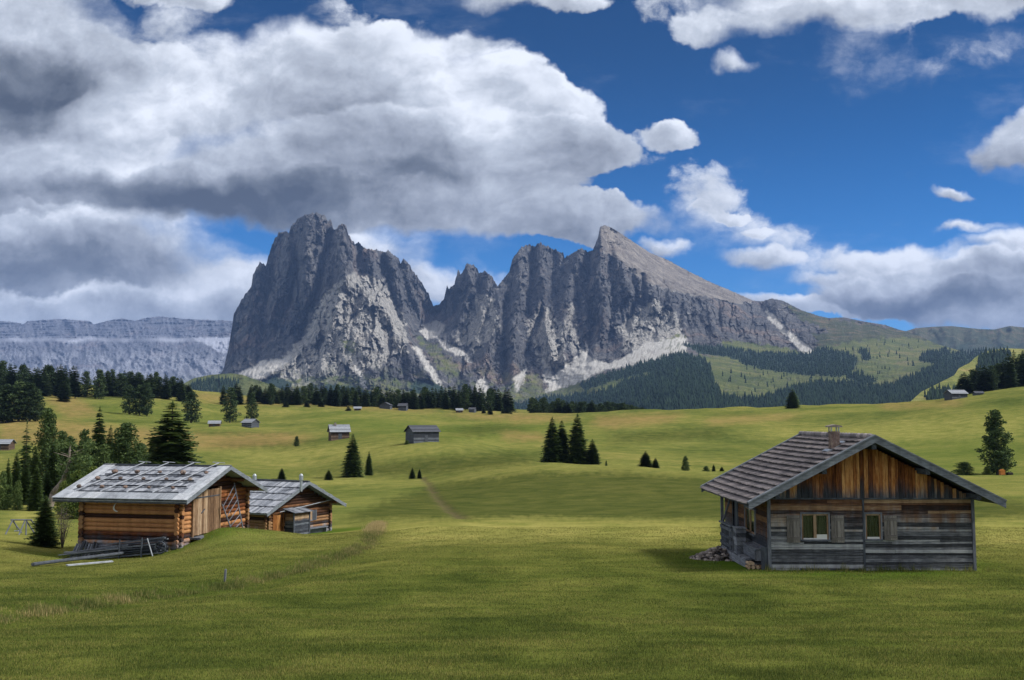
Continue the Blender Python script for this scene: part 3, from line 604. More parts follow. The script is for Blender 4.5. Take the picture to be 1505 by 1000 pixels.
# ------------------------------------------------------------------ shape collector
class MB:
    def __init__(s): s.V = []; s.F = []; s.U = []; s.n = 0
    def quad(s, pts, uv=None):
        b = len(s.V); s.V += [tuple(p) for p in pts]; s.F.append(tuple(range(b, b+len(pts))))
        s.U += list(uv) if uv else [(0, 0)]*len(pts)
    def box(s, c, hx, hy, hz):      # centre and three half-edge vectors
        c = Vector(c); h = [Vector(hx), Vector(hy), Vector(hz)]; b = len(s.V)
        s.n += 1; off = (s.n*0.731) % 7.0
        for i in (-1, 1):
            for j in (-1, 1):
                for k in (-1, 1): s.V.append(tuple(c+h[0]*i+h[1]*j+h[2]*k))
        L = [v.length for v in h]; la = L.index(max(L))
        sg = [(i, j, k) for i in (-1, 1) for j in (-1, 1) for k in (-1, 1)]
        for f in ((0, 1, 3, 2), (4, 6, 7, 5), (0, 4, 5, 1), (2, 3, 7, 6), (0, 2, 6, 4), (1, 5, 7, 3)):
            s.F.append(tuple(b+q for q in f))
            for q in f:
                e = sg[q]; u = e[la]*L[la]; ot = [e[a]*L[a] for a in range(3) if a != la]
                s.U.append((u+off*3, ot[0]+ot[1]+off))
    def bx(s, x0, x1, y0, y1, z0, z1):
        s.box(((x0+x1)/2, (y0+y1)/2, (z0+z1)/2), ((x1-x0)/2, 0, 0), (0, (y1-y0)/2, 0), (0, 0, (z1-z0)/2))
    def beam(s, p0, p1, w, h, up=(0, 0, 1)):
        p0 = Vector(p0); p1 = Vector(p1); d = (p1-p0); a = d.normalized(); sd = a.cross(Vector(up)).normalized(); u = sd.cross(a)
        s.box((p0+p1)/2, d/2, sd*w/2, u*h/2)
    def tube(s, p0, p1, r0, r1=None, n=8, wob=0.0, seg=1, rng=random):
        p0 = Vector(p0); p1 = Vector(p1); r1 = r0 if r1 is None else r1; d = p1-p0; L = d.length; a = d.normalized()
        t = Vector((0, 0, 1)) if abs(a.z) < .9 else Vector((1, 0, 0)); e1 = a.cross(t).normalized(); e2 = a.cross(e1)
        s.n += 1; off = (s.n*0.517) % 9; b = len(s.V)
        for i in range(seg+1):
            f = i/seg; c = p0+d*f
            if wob and 0 < i < seg: c = c+e1*rng.uniform(-wob, wob)+e2*rng.uniform(-wob, wob)
            r = r0+(r1-r0)*f
            for k in range(n):
                an = 2*math.pi*k/n; s.V.append(tuple(c+(e1*math.cos(an)+e2*math.sin(an))*r))
        for i in range(seg):
            for k in range(n):
                k2 = (k+1) % n; s.F.append((b+i*n+k, b+i*n+k2, b+(i+1)*n+k2, b+(i+1)*n+k))
                for (ii, kk) in ((i, k), (i, k+1), (i+1, k+1), (i+1, k)): s.U.append((L*ii/seg+off*2, kk*2*math.pi*r0/n+off))
        s.F.append(tuple(b+k for k in reversed(range(n)))); s.U += [(off+r0*math.cos(k), off+r0*math.sin(k)) for k in range(n)]
        s.F.append(tuple(b+seg*n+k for k in range(n))); s.U += [(off+r0*math.cos(k), off+r0*math.sin(k)) for k in range(n)]
    def prism(s, poly, ext):        # flat polygon pushed along ext
        ext = Vector(ext); n = len(poly); b = len(s.V); s.n += 1; P_ = [Vector(p) for p in poly]
        s.V += [tuple(p) for p in P_]+[tuple(p+ext) for p in P_]
        fs = [tuple(b+i for i in range(n))[::-1], tuple(b+n+i for i in range(n))]+[(b+i, b+(i+1) % n, b+n+(i+1) % n, b+n+i) for i in range(n)]
        for f in fs: s.F.append(f); s.U += [(s.V[q][0], s.V[q][2]) for q in f]
    def rock(s, c, r, rng, sq=.7):
        b = len(s.V); s.n += 1; n1, n2 = 7, 5
        for i in range(n2+1):
            ph = math.pi*i/n2
            for k in range(n1):
                a = 2*math.pi*k/n1; q = r*rng.uniform(.8, 1.15)
                s.V.append((c[0]+q*math.sin(ph)*math.cos(a), c[1]+q*math.sin(ph)*math.sin(a), c[2]+q*sq*math.cos(ph)))
        for i in range(n2):
            for k in range(n1):
                s.F.append((b+i*n1+k, b+(i+1)*n1+k, b+(i+1)*n1+(k+1) % n1, b+i*n1+(k+1) % n1)); s.U += [(0, 0)]*4
    def build(s, name, mat, parent=None, smooth=False):
        me = bpy.data.meshes.new(name); me.from_pydata(s.V, [], s.F); me.update()
        uv = me.uv_layers.new(name='UVMap'); uv.data.foreach_set('uv', np.array(s.U, np.float32).ravel())
        if smooth: me.polygons.foreach_set('use_smooth', np.ones(len(s.F), bool))
        return link(name, me, mat, parent)
def empty(name, loc, rz=0, label=None, cat=None, group=None):
    o = bpy.data.objects.new(name, None); COL.objects.link(o); o.location = loc; o.rotation_euler = (0, 0, rz); o.empty_display_size = .3
    return tag(o, label, cat, group)
def copy_tree(o, parent=None):
    c = o.copy(); COL.objects.link(c)
    if parent is not None: c.parent = parent
    for ch in o.children: copy_tree(ch, c)
    return c

# ------------------------------------------------------------------ wood, stone, metal
def wood(name, stops, zr=None, zstops=None, grain=1.0, gap=0.0, rough=0.85, bump=0.5, isl=0.35):
    """weathered timber: streaky grain along each board, board to board variation, optional change of weathering with height"""
    m, g, b = newmat(name, rough)
    uv = g.n('ShaderNodeTexCoord').outputs['UV']
    ob = g.n('ShaderNodeTexCoord').outputs['Object']
    geo = g.n('ShaderNodeNewGeometry'); isr = geo.outputs['Random Per Island']
    gr = g.noise(g.scale(uv, (0.9, 16, 1)), 1.6*grain, 8, 0.68, 0.4)
    gf = g.noise(g.scale(uv, (2.5, 90, 1)), 1.2*grain, 4, 0.7)
    kn = g.noise(g.scale(uv, (1.0, 3.0, 1)), 3.0, 4, 0.6)
    f = g.m('ADD', g.m('MULTIPLY', gr, .62), g.m('MULTIPLY', gf, .38))
    f = g.m('ADD', f, g.m('MULTIPLY', g.m('SUBTRACT', isr, .5), isl))
    f = g.m('ADD', f, g.m('MULTIPLY', g.m('SUBTRACT', kn, .5), .35))
    c = g.ramp(f, stops)
    if zstops:
        z = g.sep(ob)[2]; x_ = g.sep(ob)[0]
        nz = g.noise(g.scale(ob, (1.6, 1.6, .35)), 1.8, 4, .6)
        isz = g.m('MULTIPLY', g.m('SUBTRACT', isr, .5), (zr[1]-zr[0])*.5)
        zz = g.m('ADD', g.m('ADD', z, isz), g.m('MULTIPLY', g.m('SUBTRACT', nz, .5), (zr[1]-zr[0])*1.8))
        c = g.mix(g.mr(zz, zr[0], zr[1]), c, g.ramp(f, zstops))
    dk = g.noise(g.scale(uv, (.6, 34, 1)), 2.3, 4, .62)
    c = g.mix(g.mr(dk, .60, .70, 0, .75), c, (.012, .011, .012))
    st2 = g.noise(g.scale(ob, (2.2, 2.2, .30)), 1.5, 5, .65)
    c = g.mix(g.mr(st2, .40, .66, 0, .45), c, g.v('MULTIPLY', c, (.42, .40, .40)))
    g.put(b.inputs['Base Color'], c)
    g.put(b.inputs['Normal'], g.bump(g.m('ADD', gr, g.m('MULTIPLY', gf, .5)), bump, 0.012))
    return m
GREY = [(.25, (.030, .034, .042)), (.42, (.075, .085, .105)), (.55, (.145, .160, .195)), (.75, (.30, .32, .365))]
DGREY = [(.25, (.016, .019, .026)), (.45, (.045, .052, .068)), (.6, (.09, .105, .13)), (.8, (.20, .22, .25))]
ORNG = [(.25, (.040, .014, .006)), (.42, (.115, .042, .013)), (.56, (.24, .092, .024)), (.75, (.42, .21, .075))]
BROWN = [(.25, (.022, .011, .008)), (.42, (.070, .030, .015)), (.56, (.15, .070, .032)), (.78, (.29, .17, .085))]
LOGC = [(.25, (.030, .011, .007)), (.42, (.110, .036, .013)), (.56, (.23, .082, .026)), (.76, (.40, .20, .085))]
TAN = [(.25, (.055, .032, .020)), (.42, (.145, .085, .048)), (.56, (.27, .175, .105)), (.78, (.46, .35, .24))]
M_GREYWALL = wood('weathered_grey_planks', [(.25, (.028, .030, .036)), (.41, (.080, .086, .100)), (.54, (.175, .185, .210)), (.74, (.40, .415, .44))], (1.5, 2.5), [(.25, (.026, .012, .008)), (.42, (.090, .042, .024)), (.56, (.18, .095, .052)), (.78, (.33, .23, .14))], isl=.5)
M_GABLE = wood('orange_gable_boards', DGREY, (2.75, 3.45), [(.25, (.050, .015, .007)), (.40, (.17, .055, .016)), (.54, (.37, .145, .042)), (.72, (.66, .36, .14))], isl=.34)
M_SIDE = wood('brown_side_wall', DGREY, (.9, 1.8), BROWN)
M_GREYW = wood('grey_timber', GREY)
M_DARKW = wood('dark_timber', DGREY)
M_FASCIA = wood('grey_fascia', [(.25, (.045, .055, .070)), (.45, (.11, .13, .155)), (.6, (.19, .215, .25)), (.8, (.33, .36, .39))])
M_ORANGE = wood('orange_timber', ORNG)
M_TAN = wood('pale_door_boards', TAN)
M_LOG = wood('warm_logs', GREY, (.45, 1.25), LOGC, grain=.8, isl=.75)
M_LOG2 = wood('brown_logs', GREY, (.2, 1.1), BROWN, grain=.8, isl=.6)
M_ROOFB = wood('silver_roof_boards', [(.25, (.050, .058, .075)), (.42, (.165, .185, .225)), (.56, (.30, .325, .38)), (.78, (.52, .55, .61))], grain=.7, isl=.24, rough=.7)
M_ROOFW = wood('bleached_verge_boards', [(.25, (.15, .17, .20)), (.5, (.30, .33, .38)), (.8, (.50, .53, .58))], isl=.3)
M_CUT = wood('split_firewood', TAN, isl=.6)
m, g, b = newmat('clay_roof_tiles', .85)
geo = g.n('ShaderNodeNewGeometry'); isr = geo.outputs['Random Per Island']; ob = g.n('ShaderNodeTexCoord').outputs['Object']
nn = g.noise(ob, 1.6, 6, .65); nf = g.noise(ob, 22, 4, .7)
c = g.ramp(g.m('ADD', g.m('MULTIPLY', isr, .35), g.m('MULTIPLY', nn, .75)), [(.3, (.080, .074, .082)), (.5, (.180, .165, .178)), (.65, (.26, .238, .25)), (.85, (.37, .32, .315))])
c = g.mix(g.mr(nf, .5, .72, 0, .6), c, (.30, .29, .29)); c = g.mix(g.mr(nn, .60, .78, 0, .5), c, (.10, .12, .05))
g.put(b.inputs['Base Color'], c); g.put(b.inputs['Normal'], g.bump(nf, .5, .01)); M_TILE = m
m, g, b = newmat('stone', .95); ob = g.n('ShaderNodeTexCoord').outputs['Object']; isr = g.n('ShaderNodeNewGeometry').outputs['Random Per Island']
g.put(b.inputs['Base Color'], g.ramp(g.m('ADD', g.m('MULTIPLY', g.noise(ob, 7, 6, .7), .6), g.m('MULTIPLY', isr, .4)), [(.3, (.07, .06, .06)), (.5, (.17, .15, .145)), (.75, (.34, .30, .28))])); M_STONE = m
m, g, b = newmat('reddish_stone', .95); ob = g.n('ShaderNodeTexCoord').outputs['Object']; isr = g.n('ShaderNodeObjectInfo').outputs['Random']
g.put(b.inputs['Base Color'], g.ramp(g.m('ADD', g.m('MULTIPLY', g.noise(ob, 7, 6, .7), .6), g.m('MULTIPLY', isr, .4)), [(.3, (.07, .055, .05)), (.5, (.13, .10, .09)), (.62, (.19, .13, .105)), (.75, (.20, .185, .17))])); M_REDSTONE = m
m, g, b = newmat('brick_chimney', .95); ob = g.n('ShaderNodeTexCoord').outputs['Object']
g.put(b.inputs['Base Color'], g.ramp(g.noise(ob, 9, 6, .7), [(.3, (.08, .058, .050)), (.5, (.17, .125, .110)), (.7, (.29, .24, .21))])); g.put(b.inputs['Normal'], g.bump(g.noise(ob, 14, 5, .7), .7, .02)); M_BRICK = m
m, g, b = newmat('dull_metal', .45); b.inputs['Metallic'].default_value = .8; b.inputs['Base Color'].default_value = (.38, .42, .46, 1); M_METAL = m
m, g, b = newmat('dark_interior', .9); b.inputs['Base Color'].default_value = (.012, .010, .009, 1); M_DARK = m
m, g, b = newmat('white_paint', .6); b.inputs['Base Color'].default_value = (.62, .63, .62, 1); M_WHITE = m
m, g, b = newmat('curtain', .9); b.inputs['Base Color'].default_value = (.13, .15, .085, 1)
uvn = g.n('ShaderNodeTexCoord').outputs['Object']; g.put(b.inputs['Base Color'], g.ramp(g.noise(g.scale(uvn, (26, 1, 1)), 1, 3, .6), [(.3, (.030, .036, .018)), (.7, (.13, .14, .075))])); M_CURT = m
m, g, b = newmat('window_glass', .06); b.inputs['Base Color'].default_value = (.9, .95, .95, 1); b.inputs['Transmission Weight'].default_value = 1.0; b.inputs['Specular IOR Level'].default_value = .5; b.inputs['IOR'].default_value = 1.3; M_GLASS = m
m, g, b = newmat('orange_plastic', .6); b.inputs['Base Color'].default_value = (.55, .20, .05, 1); M_ORPL = m

def planks_h(mb, x0, x1, z0, z1, y, t, w, rng, clip=None, breaks=()):
    """horizontal boards on a wall in the x-z plane; clip(z) gives the x-span"""
    z = z0
    while z < z1-.03:
        h = min(w*rng.uniform(.8, 1.2), z1-z)
        a, b_ = (x0, x1) if clip is None else clip(z+h*.5)
        if b_-a > .1:
            xs = [a]+[q for q in breaks if a+.2 < q < b_-.2]+[b_]
            for s0, s1 in zip(xs[:-1], xs[1:]):
                dy = rng.uniform(-.008, .008); e = rng.uniform(-.006, .006)
                mb.box(((s0+s1)/2, y+dy, z+h/2), ((s1-s0)/2-.006, 0, e), (0, t/2, 0), (0, 0, h/2-.008))
        z += h
def holes_split(x0, x1, z0, z1, holes):
    """rectangles of wall left round the holes"""
    xs = sorted({x0, x1, *[h[0] for h in holes], *[h[1] for h in holes]}); out_ = []
    for a, b_ in zip(xs[:-1], xs[1:]):
        hs = sorted([(h[2], h[3]) for h in holes if h[0] < (a+b_)/2 < h[1]]); z = z0
        for c0, c1 in hs:
            if c0 > z: out_.append((a, b_, z, c0))
            z = c1
        if z < z1: out_.append((a, b_, z, z1))
    return out_

# ------------------------------------------------------------------ CHALET on the right
def chalet():
    rng = random.Random(7)
    base = Vector((13.27, 37.0, -5.56))
    T = empty('chalet', base, 0, 'large weathered chalet with brown tiled roof, brick chimney and orange boarded gable, at right', 'chalet', None)
    X0, X1, L, RX = -3.82, 3.62, 7.4, -0.20           # walls, depth, ridge x
    ZR = 5.03                                          # top of roof at ridge
    EL, ER = -4.79, 4.42                               # eaves
    ZL, ZRr = ZR-2.40, ZR-2.33
    YF, YB = -1.0, 8.0
    sl_ = (ZR-ZL)/(RX-EL); sr = (ZR-ZRr)/(ER-RX)
    def roofz(x): return ZR-(RX-x)*sl_ if x < RX else ZR-(x-RX)*sr
    TH_ = .26
    # front wall: horizontal planks with openings for the two windows
    W1 = (-2.64, -1.66, 1.24, 2.17); W2 = (-.30, .26, 1.26, 2.17)
    mb = MB(); z = 0.0; zt = 2.78; ZJ = [0]
    hz = [0.0]
    while hz[-1] < zt-.05: hz.append(min(zt, hz[-1]+rng.uniform(.07, .19)))
    for i in range(len(hz)-1):
        z0, z1 = hz[i], hz[i+1]; zc = (z0+z1)/2
        segs = [(X0, -.39), (-.35, X1)]
        for (a, b_) in segs:
            for w in (W1, W2):
                pass
            cuts = [(a, b_)]
            for w in (W1, W2):
                if w[2]-.06 < zc < w[3]+.04:
                    nc = []
                    for (p, q) in cuts:
                        if q <= w[0] or p >= w[1]: nc.append((p, q)); continue
                        if p < w[0]: nc.append((p, w[0]))
                        if q > w[1]: nc.append((w[1], q))
                    cuts = nc
            for (p, q) in cuts:
                if q-p < .05: continue
                pts = [p]
                if q-p > 3 and rng.random() < .35: pts.append(rng.uniform(p+1, q-1))
                pts.append(q)
                for s0, s1 in zip(pts[:-1], pts[1:]):
                    mb.box(((s0+s1)/2, rng.uniform(-.016, .012), zc), ((s1-s0)/2-.003, 0, rng.uniform(-.009, .009)), (0, .035, 0), (0, 0, (z1-z0)/2-.005))
    fw = mb.build('front_wall', M_GREYWALL, T)
    # gable cladding: upright boards to the roof line
    mb = MB(); x = X0+.05
    while x < X1-.05:
        w = rng.uniform(.10, .19); xm = x+w/2; top = min(roofz(x), roofz(x+w))-TH_-.03; bot = 2.74+rng.uniform(-.02, .03)
        if top > bot+.1: mb.box((xm, -.065+rng.uniform(-.012, .012), (top+bot)/2), (w/2-.006, 0, 0), (0, .018, 0), (rng.uniform(-.004, .004), 0, (top-bot)/2))
        x += w
    mb.build('gable_cladding', M_GABLE, T)
    # solid core behind the boards, open at the windows, and other walls
    mb = MB()
    for (a, b_, c0, c1) in holes_split(X0+.04, X1-.04, 0.02, 2.7, [W1, W2]): mb.bx(a, b_, .04, .14, c0, c1)
    mb.prism([(X0+.04, .04, 2.7), (X1-.04, .04, 2.7), (X1-.04, .04, roofz(X1)-TH_-.02), (RX, .04, ZR-TH_-.02), (X0+.04, .04, roofz(X0)-TH_-.02)], (0, .1, 0))
    mb.build('inner_wall', M_DARK, T)
    mb = MB(); z = 0
    while z < 2.9:
        h = rng.uniform(.16, .22); z1 = min(z+h, 2.9)
        mb.box((X1, L/2, (z+z1)/2), (.05, 0, 0), (0, L/2, 0), (0, 0, (z1-z)/2-.006)); z = z1
    mb.build('side_wall', M_DARKW, T)
    SW = (1.8, 3.4, 1.2, 2.15); SD = (4.8, 5.7, .35, 2.3)
    mb = MB(); z = 0
    while z < 2.7:
        h = rng.uniform(.15, .22); z1 = min(z+h, 2.72); zc = (z+z1)/2
        cuts = [(0.05, L)]
        for w in (SW, SD):
            if w[2] < zc < w[3]:
                nc = []
                for p, q in cuts:
                    if q <= w[0] or p >= w[1]: nc.append((p, q)); continue
                    nc += [(p, w[0])] if p < w[0] else []; nc += [(w[1], q)] if q > w[1] else []
                cuts = nc
        for p, q in cuts: mb.box((X0+rng.uniform(-.02, .01), (p+q)/2, zc), (.06, 0, 0), (0, (q-p)/2, 0), (0, 0, (z1-z)/2-.006))
        z = z1
    mb.build('side_wall', M_SIDE, T)
    mb = MB(); mb.prism([(X0, L, 0), (X1, L, 0), (X1, L, roofz(X1)-TH_-.03), (RX, L, ZR-TH_-.03), (X0, L, roofz(X0)-TH_-.03)], (0, .12, 0)); mb.build('back_wall', M_DARKW, T)
    # corner boards and the upright batten
    for xx, w in ((X0-.02, .11), (X1+.03, .10)):
        mb = MB(); mb.bx(xx-w/2, xx+w/2, -.09, .02, -.02, 2.73); mb.build('corner_post', M_GREYW, T)
    mb = MB(); mb.bx(-.405, -.335, -.07, -.036, 0.02, 2.74); mb.build('batten', M_DARKW, T)
    mb = MB(); mb.bx(X0-.02, X1+.02, -.075, -.03, 2.70, 2.76); mb.build('drip_rail', M_DARKW, T)
    # roof deck, rafters, tiles
    R = empty('roof', (0, 0, 0)); R.parent = T
    nL = Vector((-sl_, 0, 1)).normalized(); nR = Vector((sr, 0, 1)).normalized()
    mb = MB()
    mb.prism([(EL+.05, YF+.06, roofz(EL+.05)-.16), (RX, YF+.06, ZR-.16), (ER-.05, YF+.06, roofz(ER-.05)-.16), (ER-.05, YF+.06, roofz(ER-.05)-.10), (RX, YF+.06, ZR-.10), (EL+.05, YF+.06, roofz(EL+.05)-.10)], (0, YB-YF-.12, 0))
    mb.build('roof_deck', M_DARKW, T)
    for xx, zz in ((X0+.1, roofz(X0+.1)-.34), (RX, ZR-.42), (X1-.1, roofz(X1-.1)-.34), ((X0+RX)/2, roofz((X0+RX)/2)-.36), ((X1+RX)/2, roofz((X1+RX)/2)-.36)):
        mb = MB(); mb.bx(xx-.08, xx+.08, YF+.12, YB-.1, zz-.06, zz+.14); mb.build('purlin', M_DARKW, T)
    R2 = []
    for side in (0, 1):
        mb = MB(); run = (RX-EL) if side == 0 else (ER-RX); s_ = sl_ if side == 0 else sr; n = 15
        dirx = -1 if side == 0 else 1
        dv = Vector((dirx, 0, -s_)).normalized(); nv = nL if side == 0 else nR
        Lr = run*math.hypot(1, s_); cl = Lr/n; nt_ = 38; wY = (YB-YF-.24)/nt_
        for i in range(n):
            for k in range(nt_):
                y_ = YF+.20+wY*(k+.5)
                sag = -.03*math.sin(math.pi*(k+.5)/nt_)
                c = Vector((RX, y_, ZR-.055+sag))+dv*(cl*(i+.52)+rng.uniform(-.012, .012))+nv*rng.uniform(-.006, .008)
                tilt = (dv*(cl*.62)+nv*.058)
                mb.box(c, tilt, (0, wY/2-.005, rng.uniform(-.006, .006)), nv*.016)
                mb.box(c+nv*.022-dv*.0, tilt*.99, (0, .028, 0), nv*.016)
        t_ = mb.build('tile_slope', M_TILE, R)
    mb = MB(); k = 0; y_ = YF+.2
    while y_ < YB-.1:
        mb.tube((RX, y_, ZR-.045+rng.uniform(-.01, .01)), (RX, y_+.40, ZR-.015), .10, .115, 8); y_ += .36
    mb.build('ridge_tiles', M_TILE, R)
    R['label'] = 'brown clay tile roof in stepped courses'
    # barge boards (two layers) on the front, plain at the back
    for yy in (YF, YB-.05):
        for (xa, xb) in ((EL, RX), (RX, ER)):
            mb = MB(); za, zb = roofz(xa), roofz(xb)
            mb.prism([(xa, yy, za-.24), (xb, yy, zb-.24), (xb, yy, zb+.01), (xa, yy, za+.01)], (0, .05, 0))
            mb.build('barge_board', M_FASCIA, T)
            mb = MB(); mb.prism([(xa-.02 if xa == EL else xa, yy-.025, za-.0), (xb+.02 if xb == ER else xb, yy-.025, zb-.0), (xb+.02 if xb == ER else xb, yy-.025, zb+.055), (xa-.02 if xa == EL else xa, yy-.025, za+.055)], (0, .24 if yy < 0 else .16, 0))
            mb.build('verge_cap', M_FASCIA, T)
    # chimney
    chx, chy = -1.02, 1.05; cz = roofz(chx)
    C = empty('chimney', (chx, chy, cz)); C.parent = T
    mb = MB(); rz_ = -.35
    while rz_ < .52:
        o_ = rng.uniform(-.006, .006)
        mb.bx(-.16+o_, .0-.004, -.17, .17, rz_, rz_+.066); mb.bx(.0+.004, .16+o_, -.17, .17, rz_, rz_+.066); rz_ += .072
    mb.bx(-.175, .175, -.18, .18, .52, .56)
    mb.build('chimney_stack', M_BRICK, C)
    for sx in (-1, 1):
        for sy in (-1, 1): mb = MB(); mb.bx(sx*.14-.02, sx*.14+.02, sy*.14-.02, sy*.14+.02, .56, .76); mb.build('chimney_leg', M_METAL, C)
    mb = MB(); mb.prism([(-.27, -.22, .74), (.27, -.22, .74), (.24, -.22, .79), (0, -.22, .84), (-.24, -.22, .79)], (0, .44, 0)); mb.build('chimney_cap', M_STONE, C)
    mb = MB(); f_ = Vector((1, 0, sl_)).normalized()
    mb.box((-.02, -.26, -.03), f_*.36, (0, .05, 0), nL*.02); mb.box((-.30, 0, -.14), f_*.08, (0, .30, 0), nL*.02); mb.box((.26, 0, .17), f_*.07, (0, .30, 0), nL*.02)
    mb.build('flashing', M_METAL, C)
    # windows
    def window(x0, x1, z0, z1, mull, ax='x', pos=0.0, parent=T, fm=M_TAN, lower_white=True, side=-1):
        Wd = empty('window', (0, 0, 0)); Wd.parent = parent
        def B(mb_, a, b_, c0, c1, d0, d1):
            if ax == 'x': mb_.bx(a, b_, pos+d0, pos+d1, c0, c1)
            else: mb_.bx(pos+d0, pos+d1, a, b_, c0, c1)
        t = .055
        mb = MB(); B(mb, x0-.05, x1+.05, z1, z1+.06, -.075, .02); B(mb, x0-.05, x1+.05, z0-.06, z0, -.10, .02)
        B(mb, x0-.05, x0, z0, z1, -.06, .02); B(mb, x1, x1+.05, z0, z1, -.06, .02); mb.build('window_casing', M_GREYW, Wd)
        mb = MB(); e = .004
        B(mb, x0+e, x0+t, z0+e, z1-e, -.035, .015); B(mb, x1-t, x1-e, z0+e, z1-e, -.035, .015); B(mb, x0+t, x1-t, z1-t, z1-e, -.033, .013)
        if mull: B(mb, (x0+x1)/2-t, (x0+x1)/2+t, z0+t, z1-t, -.033, .013)
        mb.build('window_frame', fm, Wd)
        mb = MB(); 
        if mull and lower_white: B(mb, (x0+x1)/2+t, x1-t, z0+e, z0+t+.13, -.034, .014); B(mb, x0+t, (x0+x1)/2+t-.002, z0+e, z0+t-.003, -.034, .014)
        else: B(mb, x0+t, x1-t, z0+e, z0+t+.02, -.034, .014)
        mb.build('bottom_rail', M_WHITE if lower_white else fm, Wd)
        mb = MB(); B(mb, x0+t-.01, x1-t+.01, z0+t-.01, z1-t+.01, -.006, .000); mb.build('window_pane', M_GLASS, Wd)
        mb = MB(); n = 9
        for i in range(n):
            a = x0+(x1-x0)*i/n; B(mb, a, a+(x1-x0)/n*.98, z0, z1, .06+.015*(i % 2), .075+.015*(i % 2))
        mb.build('curtain', M_CURT, Wd)
        return Wd
    window(*W1, True); window(*W2, False)
    def shutter(x0, x1, z0, z1):
        Sh = empty('shutter', (0, 0, 0)); Sh.parent = T
        mb = MB(); n = 4; w = (x1-x0)/n
        for i in range(n): mb.bx(x0+i*w+.003, x0+(i+1)*w-.003, -.105, -.080, z0, z1)
        mb.build('shutter_boards', M_SHUT, Sh)
        mb = MB(); mb.bx(x0+.02, x1-.02, -.125, -.1055, z0+.10, z0+.19); mb.build('ledge', M_SHUT, Sh)
        mb = MB(); mb.bx(x0+.02, x1-.02, -.125, -.1055, z1-.19, z1-.10); mb.build('ledge', M_SHUT, Sh)
    M_SHUT = wood('shutter_wood', [(.3, (.05, .045, .042)), (.5, (.135, .125, .118)), (.75, (.29, .27, .255))])
    shutter(-3.20, -2.72, 1.14, 2.12); shutter(-1.58, -1.10, 1.14, 2.12); shutter(.36, .84, 1.22, 2.12)
    window(SW[0], SW[1], SW[2], SW[3], True, 'y', X0-.06, T, M_TAN, False)
    D_ = empty('door', (0, 0, 0)); D_.parent = T
    mb = MB(); 
    for i in range(5): mb.bx(X0-.03, X0+.02, SD[0]+i*.18, SD[0]+(i+1)*.18-.006, SD[2], SD[3])
    mb.build('door_leaf', M_DARKW, D_)
    mb = MB(); mb.bx(X0-.09, X0-.03, SD[0]-.08, SD[0], SD[2], SD[3]); mb.bx(X0-.09, X0-.03, SD[1], SD[1]+.08, SD[2], SD[3]); mb.bx(X0-.09, X0-.03, SD[0]-.08, SD[1]+.08, SD[3], SD[3]+.08); mb.build('door_frame', M_DARKW, D_)
    # veranda along the left wall
    V_ = empty('veranda', (X0, 0, 0)); V_.parent = T
    mb = MB(); y_ = 1.0
    while y_ < 5.4: mb.bx(-.66, -.06, y_, y_+.17, .34+rng.uniform(-.006, .006), .40); y_ += .178
    mb.bx(-.68, -.61, 1.0, 5.5, .06, .335)
    mb.build('deck', M_GREYW, V_)
    mb = MB(); mb.bx(-.66, -.10, .55, .98, .14, .20); mb.bx(-.66, -.10, .75, .98, .21, .27); mb.bx(-.62, -.15, .6, .95, -.1, .14); mb.build('step', M_GREYW, V_)
    for (y0, zt_) in ((3.25, 1.30), (5.3, 2.55)): mb = MB(); mb.bx(-.66, -.55, y0, y0+.11, .0, zt_); mb.build('veranda_post', M_GREYW, V_)
    mb = MB(); mb.tube((-.60, 5.2, 1.4), (-.35, 4.6, 2.6), .045, .04); mb.build('brace', M_GREYW, V_)
    mb = MB()
    for z_ in (.50, .80, 1.14): mb.bx(-.70, -.662, 3.30, 5.4, z_, z_+.12)
    mb.bx(-.74, -.58, 3.25, 5.45, 1.34, 1.40)
    y_ = 3.4
    while y_ < 5.25: mb.bx(-.655, -.62, y_, y_+.14, .42, 1.33); y_ += .155
    mb.build('railing', M_DARKW, V_)
    mb = MB()
    for i in range(6): mb.bx(-.66+rng.uniform(-.02, .02), -.30, 2.45+rng.uniform(-.03, .03), 2.95, .40+i*.16, .55+i*.16)
    mb.bx(-.70, -.28, 2.4, 3.0, 1.365, 1.41)
    mb.build('log_pedestal', M_GREYW, V_)
    mb = MB(); mb.bx(-.46, -.07, .35, 2.35, .80, .86); mb.bx(-.44, -.40, .36, 2.35, .44, .79); mb.bx(-.44, -.10, .38, .44, .41, .795); mb.build('bench', M_GREYW, V_)
    mb = MB(); mb.bx(-.30, -.02, .02, .10, .02, .95); mb.build('skirt_board', M_DARKW, V_)
    # firewood, rubble
    fw_ = MB()
    for i in range(4):
        for j in range(3):
            cx, cz_ = -4.55+i*.15+rng.uniform(-.02, .02), .07+j*.135
            if (i, j) in ((2, 2), (3, 2)): continue
            fw_.tube((cx, .15+rng.uniform(-.05, .02), cz_), (cx, .55, cz_), .07, .06, 6)
    o = fw_.build('firewood_stack', M_CUT); o.location = base; tag(o, 'small stack of split firewood at the near corner of the large chalet', 'firewood')
    p = gpt(1052, 815); hp = MB(); zc = p
    for i in range(260):
        a = rng.uniform(0, 6.28); r = rng.random()**.6*1.0; hh = max(0, .58*(1-r/1.0))*rng.random()
        hp.rock((r*math.cos(a)*1.05, r*math.sin(a)*.9, hh), rng.uniform(.06, .13), rng, .6)
    o = hp.build('rubble_heap', M_STONE); o.location = on(1053, 41.2, 0.0); tag(o, 'low heap of grey rubble beside the veranda of the large chalet', 'rubble heap')
chalet()

